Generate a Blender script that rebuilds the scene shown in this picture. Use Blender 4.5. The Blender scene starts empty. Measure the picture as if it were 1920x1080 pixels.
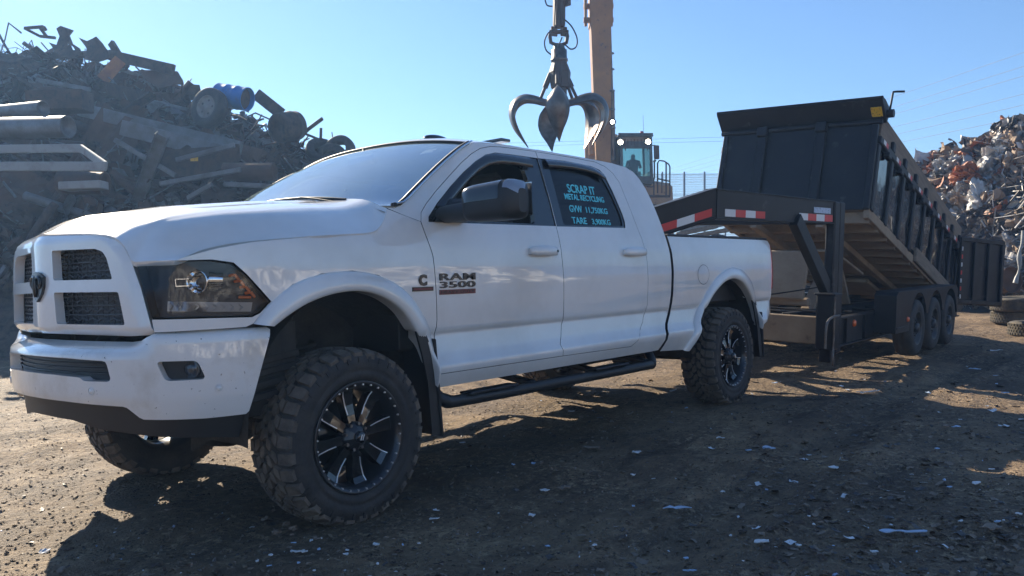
import bpy, bmesh, math, random
from math import sin, cos, pi, radians, sqrt, atan2, hypot
from mathutils import Vector, Matrix, noise
from mathutils.geometry import delaunay_2d_cdt
from bisect import bisect_right

SC = bpy.context.scene
COL = SC.collection
random.seed(11)

# ------------------------------------------------------------------ camera, sky, sun, exposure
CAM_P = Vector((-2.46695, -2.99984, 1.12491))
CAM_F = Vector((0.768220, 0.640067, -0.012322))
CAM_R = Vector((0.639505, -0.768148, -0.031339))
CAM_U = Vector((0.029524, -0.016195, 0.999433))
cd = bpy.data.cameras.new("camera")
cam = bpy.data.objects.new("camera", cd)
COL.objects.link(cam)
cd.sensor_width = 36.0
cd.lens = 1527.8 / 1920.0 * 36.0
cd.clip_start = 0.05
cd.clip_end = 6000
cam.matrix_world = Matrix(((CAM_R.x, CAM_U.x, -CAM_F.x, CAM_P.x),
                           (CAM_R.y, CAM_U.y, -CAM_F.y, CAM_P.y),
                           (CAM_R.z, CAM_U.z, -CAM_F.z, CAM_P.z),
                           (0, 0, 0, 1)))
SC.camera = cam

SUN_DIR = Vector((0.40, 1.60, 1.00)).normalized()
SUN_EL = math.asin(SUN_DIR.z)
SUN_AZ = atan2(SUN_DIR.x, SUN_DIR.y)
world = bpy.data.worlds.new("World")
SC.world = world
world.use_nodes = True
nt = world.node_tree
sky = nt.nodes.new("ShaderNodeTexSky")
sky.sky_type = 'NISHITA'
sky.sun_disc = False
sky.sun_elevation = SUN_EL
sky.sun_rotation = SUN_AZ
sky.altitude = 100.0
sky.air_density = 1.0
sky.dust_density = 0.15
sky.ozone_density = 6.0
bg = nt.nodes["Background"]
bg.inputs["Strength"].default_value = 0.078
nt.links.new(sky.outputs["Color"], bg.inputs["Color"])

sd = bpy.data.lights.new("sun", 'SUN')
sd.energy = 5.0
sd.angle = radians(0.53)
sd.color = (1.0, 0.87, 0.68)
so = bpy.data.objects.new("sun", sd)
COL.objects.link(so)
so.rotation_euler = SUN_DIR.to_track_quat('Z', 'Y').to_euler()
so.location = (-5, 20, 30)

vs = SC.view_settings
vs.view_transform = 'Standard'
vs.look = 'None'
vs.exposure = 1.14
vs.gamma = 1.0

# ------------------------------------------------------------------ materials
def mat(name, col, rough=0.5, metal=0.0, coat=0.0, col2=None, nscale=8.0, namt=(0.35, 0.7), bump=0.0, bscale=60.0,
        spec=0.5, col3=None, n3scale=40.0, n3=(0.62, 0.7), emit=None, coatr=0.03, world_co=False, stretch=None, rough2=None, coatior=1.5):
    m = bpy.data.materials.new(name)
    m.use_nodes = True
    t = m.node_tree
    b = t.nodes["Principled BSDF"]
    b.inputs["Base Color"].default_value = (*col, 1)
    b.inputs["Roughness"].default_value = rough
    b.inputs["Metallic"].default_value = metal
    b.inputs["Specular IOR Level"].default_value = spec
    b.inputs["Coat Weight"].default_value = coat
    b.inputs["Coat Roughness"].default_value = coatr
    b.inputs["Coat IOR"].default_value = coatior
    if emit:
        b.inputs["Emission Color"].default_value = (*emit[0], 1)
        b.inputs["Emission Strength"].default_value = emit[1]
    co = None
    if col2 or bump or col3:
        tc = t.nodes.new("ShaderNodeTexCoord")
        if world_co:
            gm = t.nodes.new("ShaderNodeNewGeometry")
            co = gm.outputs["Position"]
        else:
            co = tc.outputs["Object"]
        if stretch:
            mp = t.nodes.new("ShaderNodeMapping")
            mp.inputs["Scale"].default_value = stretch
            t.links.new(co, mp.inputs["Vector"])
            co = mp.outputs["Vector"]
    def ramp(scale, lo, hi, det=5.0):
        n = t.nodes.new("ShaderNodeTexNoise")
        n.inputs["Scale"].default_value = scale
        n.inputs["Detail"].default_value = det
        n.inputs["Roughness"].default_value = 0.62
        t.links.new(co, n.inputs["Vector"])
        r = t.nodes.new("ShaderNodeMapRange")
        r.inputs["From Min"].default_value = lo
        r.inputs["From Max"].default_value = hi
        t.links.new(n.outputs["Fac"], r.inputs["Value"])
        return r.outputs["Result"], n
    cur = None
    if col2:
        f, _ = ramp(nscale, *namt)
        mx = t.nodes.new("ShaderNodeMix")
        mx.data_type = 'RGBA'
        t.links.new(f, mx.inputs["Factor"])
        mx.inputs["A"].default_value = (*col, 1)
        mx.inputs["B"].default_value = (*col2, 1)
        cur = mx.outputs["Result"]
        if rough2 is not None:
            mr = t.nodes.new("ShaderNodeMapRange")
            mr.inputs["To Min"].default_value = rough
            mr.inputs["To Max"].default_value = rough2
            t.links.new(f, mr.inputs["Value"])
            t.links.new(mr.outputs["Result"], b.inputs["Roughness"])
    if col3:
        f, _ = ramp(n3scale, *n3)
        mx = t.nodes.new("ShaderNodeMix")
        mx.data_type = 'RGBA'
        t.links.new(f, mx.inputs["Factor"])
        if cur:
            t.links.new(cur, mx.inputs["A"])
        else:
            mx.inputs["A"].default_value = (*col, 1)
        mx.inputs["B"].default_value = (*col3, 1)
        cur = mx.outputs["Result"]
    if cur:
        t.links.new(cur, b.inputs["Base Color"])
    if bump:
        n = t.nodes.new("ShaderNodeTexNoise")
        n.inputs["Scale"].default_value = bscale
        n.inputs["Detail"].default_value = 6
        t.links.new(co, n.inputs["Vector"])
        bp = t.nodes.new("ShaderNodeBump")
        bp.inputs["Strength"].default_value = bump
        bp.inputs["Distance"].default_value = 0.02
        t.links.new(n.outputs["Fac"], bp.inputs["Height"])
        t.links.new(bp.outputs["Normal"], b.inputs["Normal"])
    return m

def glass(name, tint, boost=1.0, rough=0.0, ior=1.5, film=None):
    m = bpy.data.materials.new(name)
    m.use_nodes = True
    t = m.node_tree
    t.nodes.clear()
    o = t.nodes.new("ShaderNodeOutputMaterial")
    tr = t.nodes.new("ShaderNodeBsdfTransparent")
    tr.inputs["Color"].default_value = (*tint, 1)
    gl = t.nodes.new("ShaderNodeBsdfGlossy")
    gl.inputs["Roughness"].default_value = rough
    fr = t.nodes.new("ShaderNodeFresnel")
    fr.inputs["IOR"].default_value = ior
    ml = t.nodes.new("ShaderNodeMath")
    ml.operation = 'MULTIPLY'
    ml.use_clamp = True
    ml.inputs[1].default_value = boost
    t.links.new(fr.outputs[0], ml.inputs[0])
    mx = t.nodes.new("ShaderNodeMixShader")
    t.links.new(ml.outputs[0], mx.inputs[0])
    t.links.new(tr.outputs[0], mx.inputs[1])
    t.links.new(gl.outputs[0], mx.inputs[2])
    last = mx.outputs[0]
    if film:      # dust film, tinted and thickened to paint pale sky glare on the glass
        df = t.nodes.new("ShaderNodeBsdfDiffuse")
        df.inputs["Color"].default_value = (*film[0], 1)
        tc = t.nodes.new("ShaderNodeTexCoord")
        n = t.nodes.new("ShaderNodeTexNoise")
        n.inputs["Scale"].default_value = 3.0
        n.inputs["Detail"].default_value = 5
        t.links.new(tc.outputs["Object"], n.inputs["Vector"])
        r = t.nodes.new("ShaderNodeMapRange")
        r.inputs["From Min"].default_value = 0.35
        r.inputs["From Max"].default_value = 0.75
        r.inputs["To Min"].default_value = film[1]
        r.inputs["To Max"].default_value = film[2]
        t.links.new(n.outputs["Fac"], r.inputs["Value"])
        m2 = t.nodes.new("ShaderNodeMixShader")
        tl = t.nodes.new("ShaderNodeBsdfTranslucent")
        tl.inputs["Color"].default_value = (*film[0], 1)
        m3 = t.nodes.new("ShaderNodeMixShader")
        m3.inputs[0].default_value = 0.5
        t.links.new(df.outputs[0], m3.inputs[1])
        t.links.new(tl.outputs[0], m3.inputs[2])
        t.links.new(r.outputs["Result"], m2.inputs[0])
        t.links.new(last, m2.inputs[1])
        t.links.new(m3.outputs[0], m2.inputs[2])
        last = m2.outputs[0]
    t.links.new(last, o.inputs["Surface"])
    return m

M = {}
M['paint'] = mat("white_paint", (0.83, 0.825, 0.80), 0.35, coat=1.0, col2=(0.66, 0.64, 0.60), nscale=1.3, namt=(0.45, 0.75),
                 col3=(0.40, 0.33, 0.25), n3scale=85.0, n3=(0.74, 0.80), coatior=1.7, coatr=0.015)
M['paint_low'] = mat("white_paint_with_dirt_specks", (0.80, 0.785, 0.75), 0.32, coat=0.9, col2=(0.60, 0.55, 0.48), nscale=5.0, namt=(0.5, 0.8),
                 col3=(0.10, 0.075, 0.055), n3scale=55.0, n3=(0.68, 0.695), coatior=1.7)
M['plastic'] = mat("black_plastic", (0.018, 0.019, 0.021), 0.48, bump=0.08, bscale=300)
M['gloss'] = mat("gloss_black", (0.010, 0.011, 0.013), 0.16, coat=0.8)
M['dark'] = mat("dark_underbody", (0.018, 0.017, 0.016), 0.8, col2=(0.05, 0.042, 0.034), nscale=6, bump=0.3, bscale=40)
M['inner'] = mat("dark_interior", (0.030, 0.027, 0.025), 0.7, bump=0.1, bscale=90)
M['seat'] = mat("grey_seat_cloth", (0.060, 0.055, 0.052), 0.85, bump=0.2, bscale=200)
M['rubber'] = mat("tyre_rubber", (0.022, 0.022, 0.023), 0.72, col2=(0.060, 0.052, 0.044), nscale=9, bump=0.15, bscale=70)
M['tread'] = mat("dusty_tread_rubber", (0.065, 0.056, 0.048), 0.85, col2=(0.21, 0.165, 0.12), nscale=11, namt=(0.3, 0.75), bump=0.25, bscale=60)
M['chrome'] = mat("chrome", (0.82, 0.83, 0.85), 0.07, metal=1.0)
M['milled'] = mat("milled_aluminium", (0.90, 0.91, 0.93), 0.38, metal=0.8)
M['steel'] = mat("worn_steel", (0.22, 0.21, 0.20), 0.45, metal=0.7, col2=(0.10, 0.075, 0.055), nscale=9, bump=0.2, bscale=50)
M['lip'] = mat("satin_black_rim", (0.020, 0.021, 0.024), 0.30, coat=0.3)
M['ws'] = glass("windscreen_glass", (0.72, 0.80, 0.78), 0.8, 0.0, 1.5, film=((0.74, 0.94, 0.86), 0.07, 0.28))
M['tint'] = glass("tinted_glass", (0.045, 0.05, 0.06), 1.0, 0.0, 1.5)
M['lens'] = glass("clear_lens", (0.90, 0.92, 0.94), 1.0, 0.0, 1.5)
M['orange'] = mat("orange_reflector", (0.85, 0.16, 0.03), 0.25, coat=0.6)
M['red'] = mat("red_lens", (0.30, 0.012, 0.018), 0.15, coat=1.0)
M['cyan'] = mat("cyan_vinyl", (0.16, 0.78, 0.86), 0.5)
M['badge'] = mat("black_badge", (0.012, 0.012, 0.014), 0.3, coat=0.4)
M['badgered'] = mat("dark_red_badge", (0.16, 0.03, 0.035), 0.35)
M['bulb'] = mat("headlight_reflector", (0.30, 0.31, 0.33), 0.32, metal=0.5)
M['satin'] = mat("satin_silver_lens", (0.34, 0.36, 0.40), 0.3, metal=0.5)
M['fog'] = mat("dim_fog_lamp", (0.10, 0.11, 0.12), 0.2, metal=0.5)
M['gmesh'] = mat("dark_grille_mesh", (0.040, 0.043, 0.050), 0.32)
M['bezel'] = mat("headlight_bezel", (0.012, 0.017, 0.027), 0.3)
M['tblack'] = mat("black_trailer_paint", (0.011, 0.0115, 0.015), 0.46, spec=0.32, col2=(0.026, 0.025, 0.025), nscale=3.0, namt=(0.45, 0.85),
                  col3=(0.085, 0.078, 0.072), n3scale=5.0, n3=(0.62, 0.76), bump=0.05, bscale=12)
M['tgloss'] = mat("glossy_dented_black_sheet", (0.013, 0.0135, 0.017), 0.12, coat=0.8, col2=(0.13, 0.10, 0.072), nscale=3.2, namt=(0.52, 0.75), bump=0.6, bscale=5.5, coatior=1.7)  # brown mottling stands in for swirling reflections of the lit ground
M['under'] = mat("dusty_brown_underside", (0.26, 0.19, 0.13), 0.9, col2=(0.36, 0.28, 0.19), nscale=2.5, col3=(0.12, 0.09, 0.062), n3scale=7, n3=(0.6, 0.8), bump=0.2, bscale=25)
M['board'] = mat("grimy_wood_board", (0.17, 0.135, 0.10), 0.85, col2=(0.27, 0.215, 0.16), nscale=4, stretch=(0.6, 6, 6), bump=0.2, bscale=14)
M['refr'] = mat("red_reflective_tape", (0.62, 0.03, 0.03), 0.4)
M['refw'] = mat("white_reflective_tape", (0.72, 0.72, 0.72), 0.4)
M['yellow'] = mat("yellow_label", (0.75, 0.45, 0.03), 0.5, col3=(0.05, 0.04, 0.02), n3scale=60, n3=(0.58, 0.62))
M['floor'] = mat("shade_toned_floor_plate", (0.13, 0.095, 0.065), 0.9, col2=(0.22, 0.165, 0.11), nscale=2.0, bump=0.2, bscale=20)  # toned darker than the ribs: recess shade put into the colour
M['dash'] = mat("grey_dashboard", (0.12, 0.115, 0.11), 0.7, bump=0.1, bscale=90)
M['label'] = mat("pale_blue_label", (0.42, 0.52, 0.66), 0.4, col3=(0.10, 0.14, 0.22), n3scale=70, n3=(0.58, 0.62))

# ------------------------------------------------------------------ scene-object helpers
def tag(o, label=None, cat=None, group=None, kind=None):
    if label: o["label"] = label
    if cat: o["category"] = cat
    if group: o["group"] = group
    if kind: o["kind"] = kind
    return o

def empty(name, loc=(0, 0, 0), rot=None, parent=None):
    o = bpy.data.objects.new(name, None)
    o.empty_display_size = 0.2
    COL.objects.link(o)
    if rot is not None:
        o.matrix_basis = Matrix.Translation(loc) @ rot.to_4x4()
    else:
        o.location = loc
    if parent: o.parent = parent
    return o

def chbox_geo(sx, sy, sz, b):
    """corner-cut box of full size sx,sy,sz with chamfer b"""
    h = (sx / 2, sy / 2, sz / 2)
    b = min(b, min(h) * 0.9)
    vs, idx = [], {}
    for ix in (-1, 1):
        for iy in (-1, 1):
            for iz in (-1, 1):
                sg = (ix, iy, iz)
                for ax in range(3):
                    p = [sg[k] * (h[k] - (0 if k == ax else b)) for k in range(3)]
                    idx[(sg, ax)] = len(vs)
                    vs.append(tuple(p))
    fs = []
    for ax in range(3):
        a1, a2 = [k for k in range(3) if k != ax]
        for s in (-1, 1):
            q = []
            for s1, s2 in ((-1, -1), (1, -1), (1, 1), (-1, 1)):
                sg = [0, 0, 0]; sg[ax] = s; sg[a1] = s1; sg[a2] = s2
                q.append(idx[(tuple(sg), ax)])
            fs.append(q)
    for ax in range(3):          # edges parallel to ax
        a1, a2 = [k for k in range(3) if k != ax]
        for s1 in (-1, 1):
            for s2 in (-1, 1):
                sg0 = [0, 0, 0]; sg0[a1] = s1; sg0[a2] = s2
                l, h_ = list(sg0), list(sg0)
                l[ax] = -1; h_[ax] = 1
                l, h_ = tuple(l), tuple(h_)
                fs.append([idx[(l, a1)], idx[(h_, a1)], idx[(h_, a2)], idx[(l, a2)]])
    for ix in (-1, 1):
        for iy in (-1, 1):
            for iz in (-1, 1):
                fs.append([idx[((ix, iy, iz), k)] for k in range(3)])
    # orient outward (convex, centred on the origin)
    out = []
    for f in fs:
        p = [Vector(vs[i]) for i in f]
        n = (p[1] - p[0]).cross(p[2] - p[0])
        c = sum(p, Vector()) / len(p)
        out.append(f if n.dot(c) > 0 else f[::-1])
    return vs, out

def frame_from(d, up=Vector((0, 0, 1))):
    z = d.normalized()
    x = up.cross(z)
    if x.length < 1e-4: x = Vector((1, 0, 0)).cross(z)
    x.normalize()
    y = z.cross(x)
    return Matrix((x, y, z)).transposed()

class MB:
    def __init__(s):
        s.v, s.f, s.mi, s.sm, s.nn = [], [], [], [], []
        s.M = None
    def add(s, vs, fs, mi=0, sm=False, X=None, nn=None):
        o = len(s.v)
        X = X if X is not None else s.M
        if X is not None:
            flip = X.to_3x3().determinant() < 0
            vs = [X @ Vector(v) for v in vs]
            if flip: fs = [f[::-1] for f in fs]
        s.v += [tuple(v) for v in vs]
        s.nn += list(nn) if nn else [(0, 0, 0)] * len(vs)
        for f in fs:
            s.f.append([i + o for i in f]); s.mi.append(mi); s.sm.append(sm)
        return s
    def box(s, c, d, R=None, b=0.006, mi=0):
        vs, fs = chbox_geo(*d, b)
        X = Matrix.Translation(c)
        if R is not None: X = X @ R.to_4x4()
        if s.M is not None: X = s.M @ X
        return s.add(vs, fs, mi, False, X)
    def bar(s, p0, p1, w, h, up=(0, 0, 1), b=0.006, mi=0, ext=0.0):
        p0, p1 = Vector(p0), Vector(p1)
        d = p1 - p0
        R = frame_from(d, Vector(up))
        return s.box((p0 + p1) / 2, (w, h, d.length + ext), R, b, mi)
    def tube(s, pts, r, n=8, mi=0, cap=True, sm=True, up=Vector((0, 0, 1)), closed=False):
        pts = [Vector(p) for p in pts]
        m = len(pts)
        rs = r if isinstance(r, (list, tuple)) else [r] * m
        vs, fs = [], []
        prev = None
        for i, p in enumerate(pts):
            if closed:
                d = pts[(i + 1) % m] - pts[i - 1]
            else:
                d = pts[min(i + 1, m - 1)] - pts[max(i - 1, 0)]
            if prev is None:
                F = frame_from(d, up); x = F.col[0]
            else:
                z = d.normalized(); x = prev - z * prev.dot(z); x.normalize()
            y = d.normalized().cross(x)
            prev = x
            for k in range(n):
                a = 2 * pi * k / n
                vs.append(p + x * (rs[i] * cos(a)) + y * (rs[i] * sin(a)))
        for i in range(m - 1 if not closed else m):
            for k in range(n):
                a, b_ = i * n + k, i * n + (k + 1) % n
                c, d_ = ((i + 1) % m) * n + (k + 1) % n, ((i + 1) % m) * n + k
                fs.append([a, b_, c, d_])
        s.add(vs, fs, mi, sm)
        if cap and not closed:
            o = len(vs)
            s.add(vs[:n], [list(range(n))[::-1]], mi, False)
            s.add(vs[-n:], [list(range(n))], mi, False)
        return s
    def cyl(s, p0, p1, r, n=16, mi=0, cap=True):
        return s.tube([p0, p1], r, n, mi, cap)
    def lathe(s, prof, n=32, X=None, mi=0, sm=True, closed=False):
        vs, fs = [], []
        m = len(prof)
        for r, h in prof:
            for k in range(n):
                a = 2 * pi * k / n
                vs.append((r * cos(a), r * sin(a), h))
        for i in range(m if closed else m - 1):
            for k in range(n):
                j = (i + 1) % m
                fs.append([i * n + k, i * n + (k + 1) % n, j * n + (k + 1) % n, j * n + k])
        return s.add(vs, fs, mi, sm, X if X is not None else s.M)
    def prism(s, poly, h0, h1, X=None, mi=0, sm=False):
        n = len(poly)
        ar = sum(poly[i][0] * poly[(i + 1) % n][1] - poly[(i + 1) % n][0] * poly[i][1] for i in range(n))
        if ar < 0: poly = poly[::-1]
        vs = [(x, y, h0) for x, y in poly] + [(x, y, h1) for x, y in poly]
        fs = [list(range(n))[::-1], list(range(n, 2 * n))]
        for i in range(n):
            j = (i + 1) % n
            fs.append([i, j, n + j, n + i])
        if h1 < h0: fs = [f[::-1] for f in fs]
        return s.add(vs, fs, mi, sm, X if X is not None else s.M)
    def grid(s, P, mi=0, sm=True, flip=False):
        """P[i][j] points"""
        a, b = len(P), len(P[0])
        vs = [p for r in P for p in r]
        fs = []
        for i in range(a - 1):
            for j in range(b - 1):
                q = [i * b + j, (i + 1) * b + j, (i + 1) * b + j + 1, i * b + j + 1]
                fs.append(q[::-1] if flip else q)
        return s.add(vs, fs, mi, sm)
    def build(s, name, mats, parent=None, label=None, normals=False):
        me = bpy.data.meshes.new(name)
        me.from_pydata(s.v, [], s.f)
        ms = mats if isinstance(mats, (list, tuple)) else [mats]
        for m_ in ms: me.materials.append(m_)
        me.polygons.foreach_set("material_index", s.mi)
        me.polygons.foreach_set("use_smooth", s.sm)
        me.update()
        if normals:
            me.normals_split_custom_set_from_vertices(s.nn)
        o = bpy.data.objects.new(name, me)
        COL.objects.link(o)
        if parent: o.parent = parent
        if label: o["label"] = label
        return o

def catmull(pts, n=8, closed=False):
    pts = [Vector(p) for p in pts]
    m = len(pts); out = []
    for i in range(m if closed else m - 1):
        if closed:
            a, b, c, d = pts[i - 1], pts[i], pts[(i + 1) % m], pts[(i + 2) % m]
        else:
            b, c = pts[i], pts[i + 1]
            a = pts[i - 1] if i else b * 2 - c
            d = pts[i + 2] if i + 2 < m else c * 2 - b
        for k in range(n):
            t = k / n
            out.append(0.5 * ((2 * b) + (c - a) * t + (2 * a - 5 * b + 4 * c - d) * t * t + (3 * b - a - 3 * c + d) * t ** 3))
    if not closed: out.append(pts[-1])
    return out

def interp(x, xs, ys):
    if x <= xs[0]: return ys[0]
    if x >= xs[-1]: return ys[-1]
    i = bisect_right(xs, x) - 1
    t = (x - xs[i]) / (xs[i + 1] - xs[i])
    return ys[i] + (ys[i + 1] - ys[i]) * t

def sstep(a, b, x):
    t = max(0.0, min(1.0, (x - a) / (b - a)))
    return t * t * (3 - 2 * t)

def resample(pts, n):
    pts = [Vector(p) for p in pts]
    L = [0.0]
    for i in range(len(pts) - 1): L.append(L[-1] + (pts[i + 1] - pts[i]).length)
    out = []
    for k in range(n):
        d = L[-1] * k / (n - 1)
        i = min(max(bisect_right(L, d) - 1, 0), len(pts) - 2)
        t = (d - L[i]) / max(L[i + 1] - L[i], 1e-9)
        out.append(pts[i].lerp(pts[i + 1], t))
    return out

def densify(poly, step):
    out = []
    n = len(poly)
    for i in range(n):
        a, b = poly[i], poly[(i + 1) % n]
        L = hypot(b[0] - a[0], b[1] - a[1])
        k = max(1, int(math.ceil(L / step)))
        for j in range(k):
            t = j / k
            out.append((a[0] + (b[0] - a[0]) * t, a[1] + (b[1] - a[1]) * t))
    return out

def inpoly(x, y, poly):
    c = False
    n = len(poly); j = n - 1
    for i in range(n):
        xi, yi = poly[i]; xj, yj = poly[j]
        if (yi > y) != (yj > y) and x < (xj - xi) * (y - yi) / (yj - yi) + xi: c = not c
        j = i
    return c

def area(poly):
    return 0.5 * sum(poly[i][0] * poly[(i + 1) % len(poly)][1] - poly[(i + 1) % len(poly)][0] * poly[i][1] for i in range(len(poly)))

def inset(poly, d):
    if area(poly) < 0: poly = poly[::-1]
    out = []
    n = len(poly)
    for i in range(n):
        a, b, c = Vector(poly[i - 1]), Vector(poly[i]), Vector(poly[(i + 1) % n])
        e1, e2 = (b - a), (c - b)
        if e1.length < 1e-6 or e2.length < 1e-6: out.append(tuple(b)); continue
        e1.normalize(); e2.normalize()
        n1, n2 = Vector((-e1.y, e1.x)), Vector((-e2.y, e2.x))
        m_ = n1 + n2
        if m_.length < 1e-3: out.append(tuple(b)); continue
        m_.normalize()
        k = d / max(m_.dot(n1), 0.4)
        out.append(tuple(b + m_ * k))
    return out

def rpoly(poly, r=0.02, n=4):
    """round the corners of a polygon"""
    out = []
    m = len(poly)
    for i in range(m):
        a, b, c = Vector(poly[i - 1]), Vector(poly[i]), Vector(poly[(i + 1) % m])
        d1 = min(r, (a - b).length * 0.45); d2 = min(r, (c - b).length * 0.45)
        p, q = b + (a - b).normalized() * d1, b + (c - b).normalized() * d2
        for k in range(n + 1):
            t = k / n
            out.append(tuple(p * (1 - t) ** 2 + b * (2 * t * (1 - t)) + q * t * t))
    return out

def panel(mb, outline, holes, fn, thick=0.02, step=0.05, mi=0, back=None, flip=False, rim=True, zl=None, rim_mi=None):
    """curved sheet: 2-D outline (with holes) triangulated and laid on fn(s,z)->(P,N)"""
    loops = [outline] + list(holes)
    loops = [l if area(l) > 0 else l[::-1] for l in loops]
    dl = [densify(l, step) for l in loops]
    pts, edges = [], []
    for l in dl:
        o = len(pts)
        pts += l
        edges += [(o + i, o + (i + 1) % len(l)) for i in range(len(l))]
    xs = [p[0] for p in dl[0]]; ys = [p[1] for p in dl[0]]
    bp = list(pts)
    cell = {}
    for p in bp:
        cell.setdefault((int(p[0] // step), int(p[1] // step)), []).append(p)
    x = min(xs) + step * 0.5
    while x < max(xs):
        y = min(ys) + step * 0.5
        while y < max(ys):
            if inpoly(x, y, dl[0]) and not any(inpoly(x, y, h) for h in dl[1:]):
                ok = True
                ci, cj = int(x // step), int(y // step)
                for a in (-1, 0, 1):
                    for b in (-1, 0, 1):
                        for p in cell.get((ci + a, cj + b), ()):
                            if (p[0] - x) ** 2 + (p[1] - y) ** 2 < (0.45 * step) ** 2: ok = False
                if ok: pts.append((x, y))
            y += step
        x += step
    if zl:
        keep = [p for p in pts[len(bp):] if not any(abs(p[1] - z) < step * .45 for z in zl)]
        pts = pts[:len(bp)] + keep
        for z in zl:
            x = min(xs) + step * 0.5
            while x < max(xs):
                if inpoly(x, z, dl[0]) and not any(inpoly(x, z, h) for h in dl[1:]):
                    ci, cj = int(x // step), int(z // step)
                    if not any((p[0] - x) ** 2 + (p[1] - z) ** 2 < 6e-5 for a in (-1, 0, 1) for b in (-1, 0, 1) for p in cell.get((ci + a, cj + b), ())):
                        pts.append((x, z))
                x += step
    res = delaunay_2d_cdt([Vector(p) for p in pts], edges, [], 0, 1e-7)
    V2, F2 = res[0], res[2]
    vv, nn = [], []
    for p in V2:
        P, N = fn(p[0], p[1])
        vv.append(P); nn.append(N)
    tris = []
    for f in F2:
        cx = sum(V2[i][0] for i in f) / len(f); cy = sum(V2[i][1] for i in f) / len(f)
        if inpoly(cx, cy, dl[0]) and not any(inpoly(cx, cy, h) for h in dl[1:]):
            f = list(f)
            a, b, c = vv[f[0]], vv[f[1]], vv[f[2]]
            if (b - a).cross(c - a).dot(nn[f[0]]) < 0: f = f[::-1]
            tris.append(f)
    mb.add(vv, tris, mi, True, nn=[tuple(n) for n in nn])
    bi = mi if back is None else back
    ri = bi if rim_mi is None else rim_mi
    if rim:
        cnt = {}
        for f in tris:
            for i in range(len(f)):
                e = (f[i], f[(i + 1) % len(f)])
                cnt[e] = cnt.get(e, 0) + 1
        be = [e for e in cnt if (e[1], e[0]) not in cnt]
        rv, rf = [], []
        for a, b in be:
            o = len(rv)
            rv += [vv[a], vv[b], vv[b] - nn[b] * thick, vv[a] - nn[a] * thick]
            rf.append([o + 1, o, o + 3, o + 2])
        mb.add(rv, rf, ri, False)
        mb.add([v - n * thick for v, n in zip(vv, nn)], [f[::-1] for f in tris], bi, True, nn=[tuple(-n) for n in nn])
    return mb

def textmesh(body, w, h, bold=0.0, spacing=1.0):
    """2-D outline triangles of a line of lettering scaled to w x h, origin lower-left"""
    cu = bpy.data.curves.new("lettering", 'FONT')
    cu.body = body
    cu.offset = bold
    cu.space_character = spacing
    cu.resolution_u = 3
    ob = bpy.data.objects.new("lettering_tmp", cu)
    COL.objects.link(ob)
    dg = bpy.context.evaluated_depsgraph_get()
    me = ob.evaluated_get(dg).to_mesh()
    vs = [v.co.copy() for v in me.vertices]
    fs = [list(p.vertices) for p in me.polygons]
    ob.evaluated_get(dg).to_mesh_clear()
    bpy.data.objects.remove(ob)
    bpy.data.curves.remove(cu)
    x0, x1 = min(v.x for v in vs), max(v.x for v in vs)
    y0, y1 = min(v.y for v in vs), max(v.y for v in vs)
    return [((v.x - x0) / (x1 - x0) * w, (v.y - y0) / (y1 - y0) * h) for v in vs], fs

YC = 1.04613
# ------------------------------------------------------------------ pickup truck: body surface
def crdense(c):
    out = []
    c = [(-c[1][0], c[1][1])] + list(c) + [(2 * c[-1][0] - c[-2][0], 2 * c[-1][1] - c[-2][1])]
    for i in range(1, len(c) - 2):
        a, b, d, e = [Vector(q) for q in c[i - 1:i + 3]]
        for k in range(12):
            t = k / 12
            out.append(0.5 * ((2 * b) + (d - a) * t + (2 * a - 5 * b + 4 * d - e) * t * t + (3 * b - a - 3 * d + e) * t ** 3))
    out.append(Vector(c[-2]))
    return out

class Path:
    """plan curve of the body, from the middle of the nose round to the side; (a, x) points"""
    def __init__(s, pts, tail=None):
        D = crdense(pts)
        s.L = [0.0]
        for i in range(len(D) - 1): s.L.append(s.L[-1] + (D[i + 1] - D[i]).length)
        s.A = [d.x for d in D]; s.X = [d.y for d in D]
        if tail:
            s.L.append(s.L[-1] + tail - s.X[-1]); s.A.append(s.A[-1]); s.X.append(tail)
    def s_of_x(s, x): return interp(x, s.X, s.L)
    def at(s, t):
        sg = -1 if t < 0 else 1
        t = abs(t)
        e = 0.01
        x, a = interp(t, s.L, s.X), interp(t, s.L, s.A)
        t0, t1 = max(t - e, 0), min(t + e, s.L[-1])
        dx, da = interp(t1, s.L, s.X) - interp(t0, s.L, s.X), interp(t1, s.L, s.A) - interp(t0, s.L, s.A)
        l = hypot(dx, da)
        nx, na = -da / l, dx / l
        if t < e: nx, na = -1.0, 0.0
        return x, a * sg, nx, na * sg

NB = Path([(0, -.965), (.13, -.948), (.35, -.915), (.53, -.882), (.65, -.853), (.74, -.815), (.80, -.765), (.85, -.70), (.895, -.62),
           (.935, -.52), (.96, -.43), (.975, -.3), (.978, 0.1)], 6.0)
BPATH = Path([(0, -1.03), (.2, -1.015), (.4, -.98), (.54, -.938), (.66, -.888), (.75, -.83), (.82, -.76), (.88, -.67), (.93, -.57),
              (.962, -.47), (.975, -.38), (.98, -.2)])
ZP = [.50, .55, .60, .64, .67, .70, .74, .79, .832, .842, .852, .90, 1.0, 1.1, 1.2, 1.3, 1.38, 1.42, 1.46, 1.6, 1.75, 1.88, 1.95, 2.1]
VP = [.115, .088, .062, .048, .046, .070, .0865, .092, .0965, .098, .083, .079, .072, .068, .068, .074, .088, .098, .108, .140, .180, .215, .24, .32]
def smooth_profile(z):
    return sum(interp(z + d, ZP, VP) * w for d, w in ((-.006, .25), (0, .5), (.006, .25)))
_ZT = [0.3 + i * 0.005 for i in range(380)]
_VT = [smooth_profile(z) for z in _ZT]
ZL = [.60, .625, .648, .665, .682, .70, .72, .745, .80, .825, .835, .842, .849, .856, .875]
def SV(z): return interp(z, _ZT, _VT)

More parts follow.
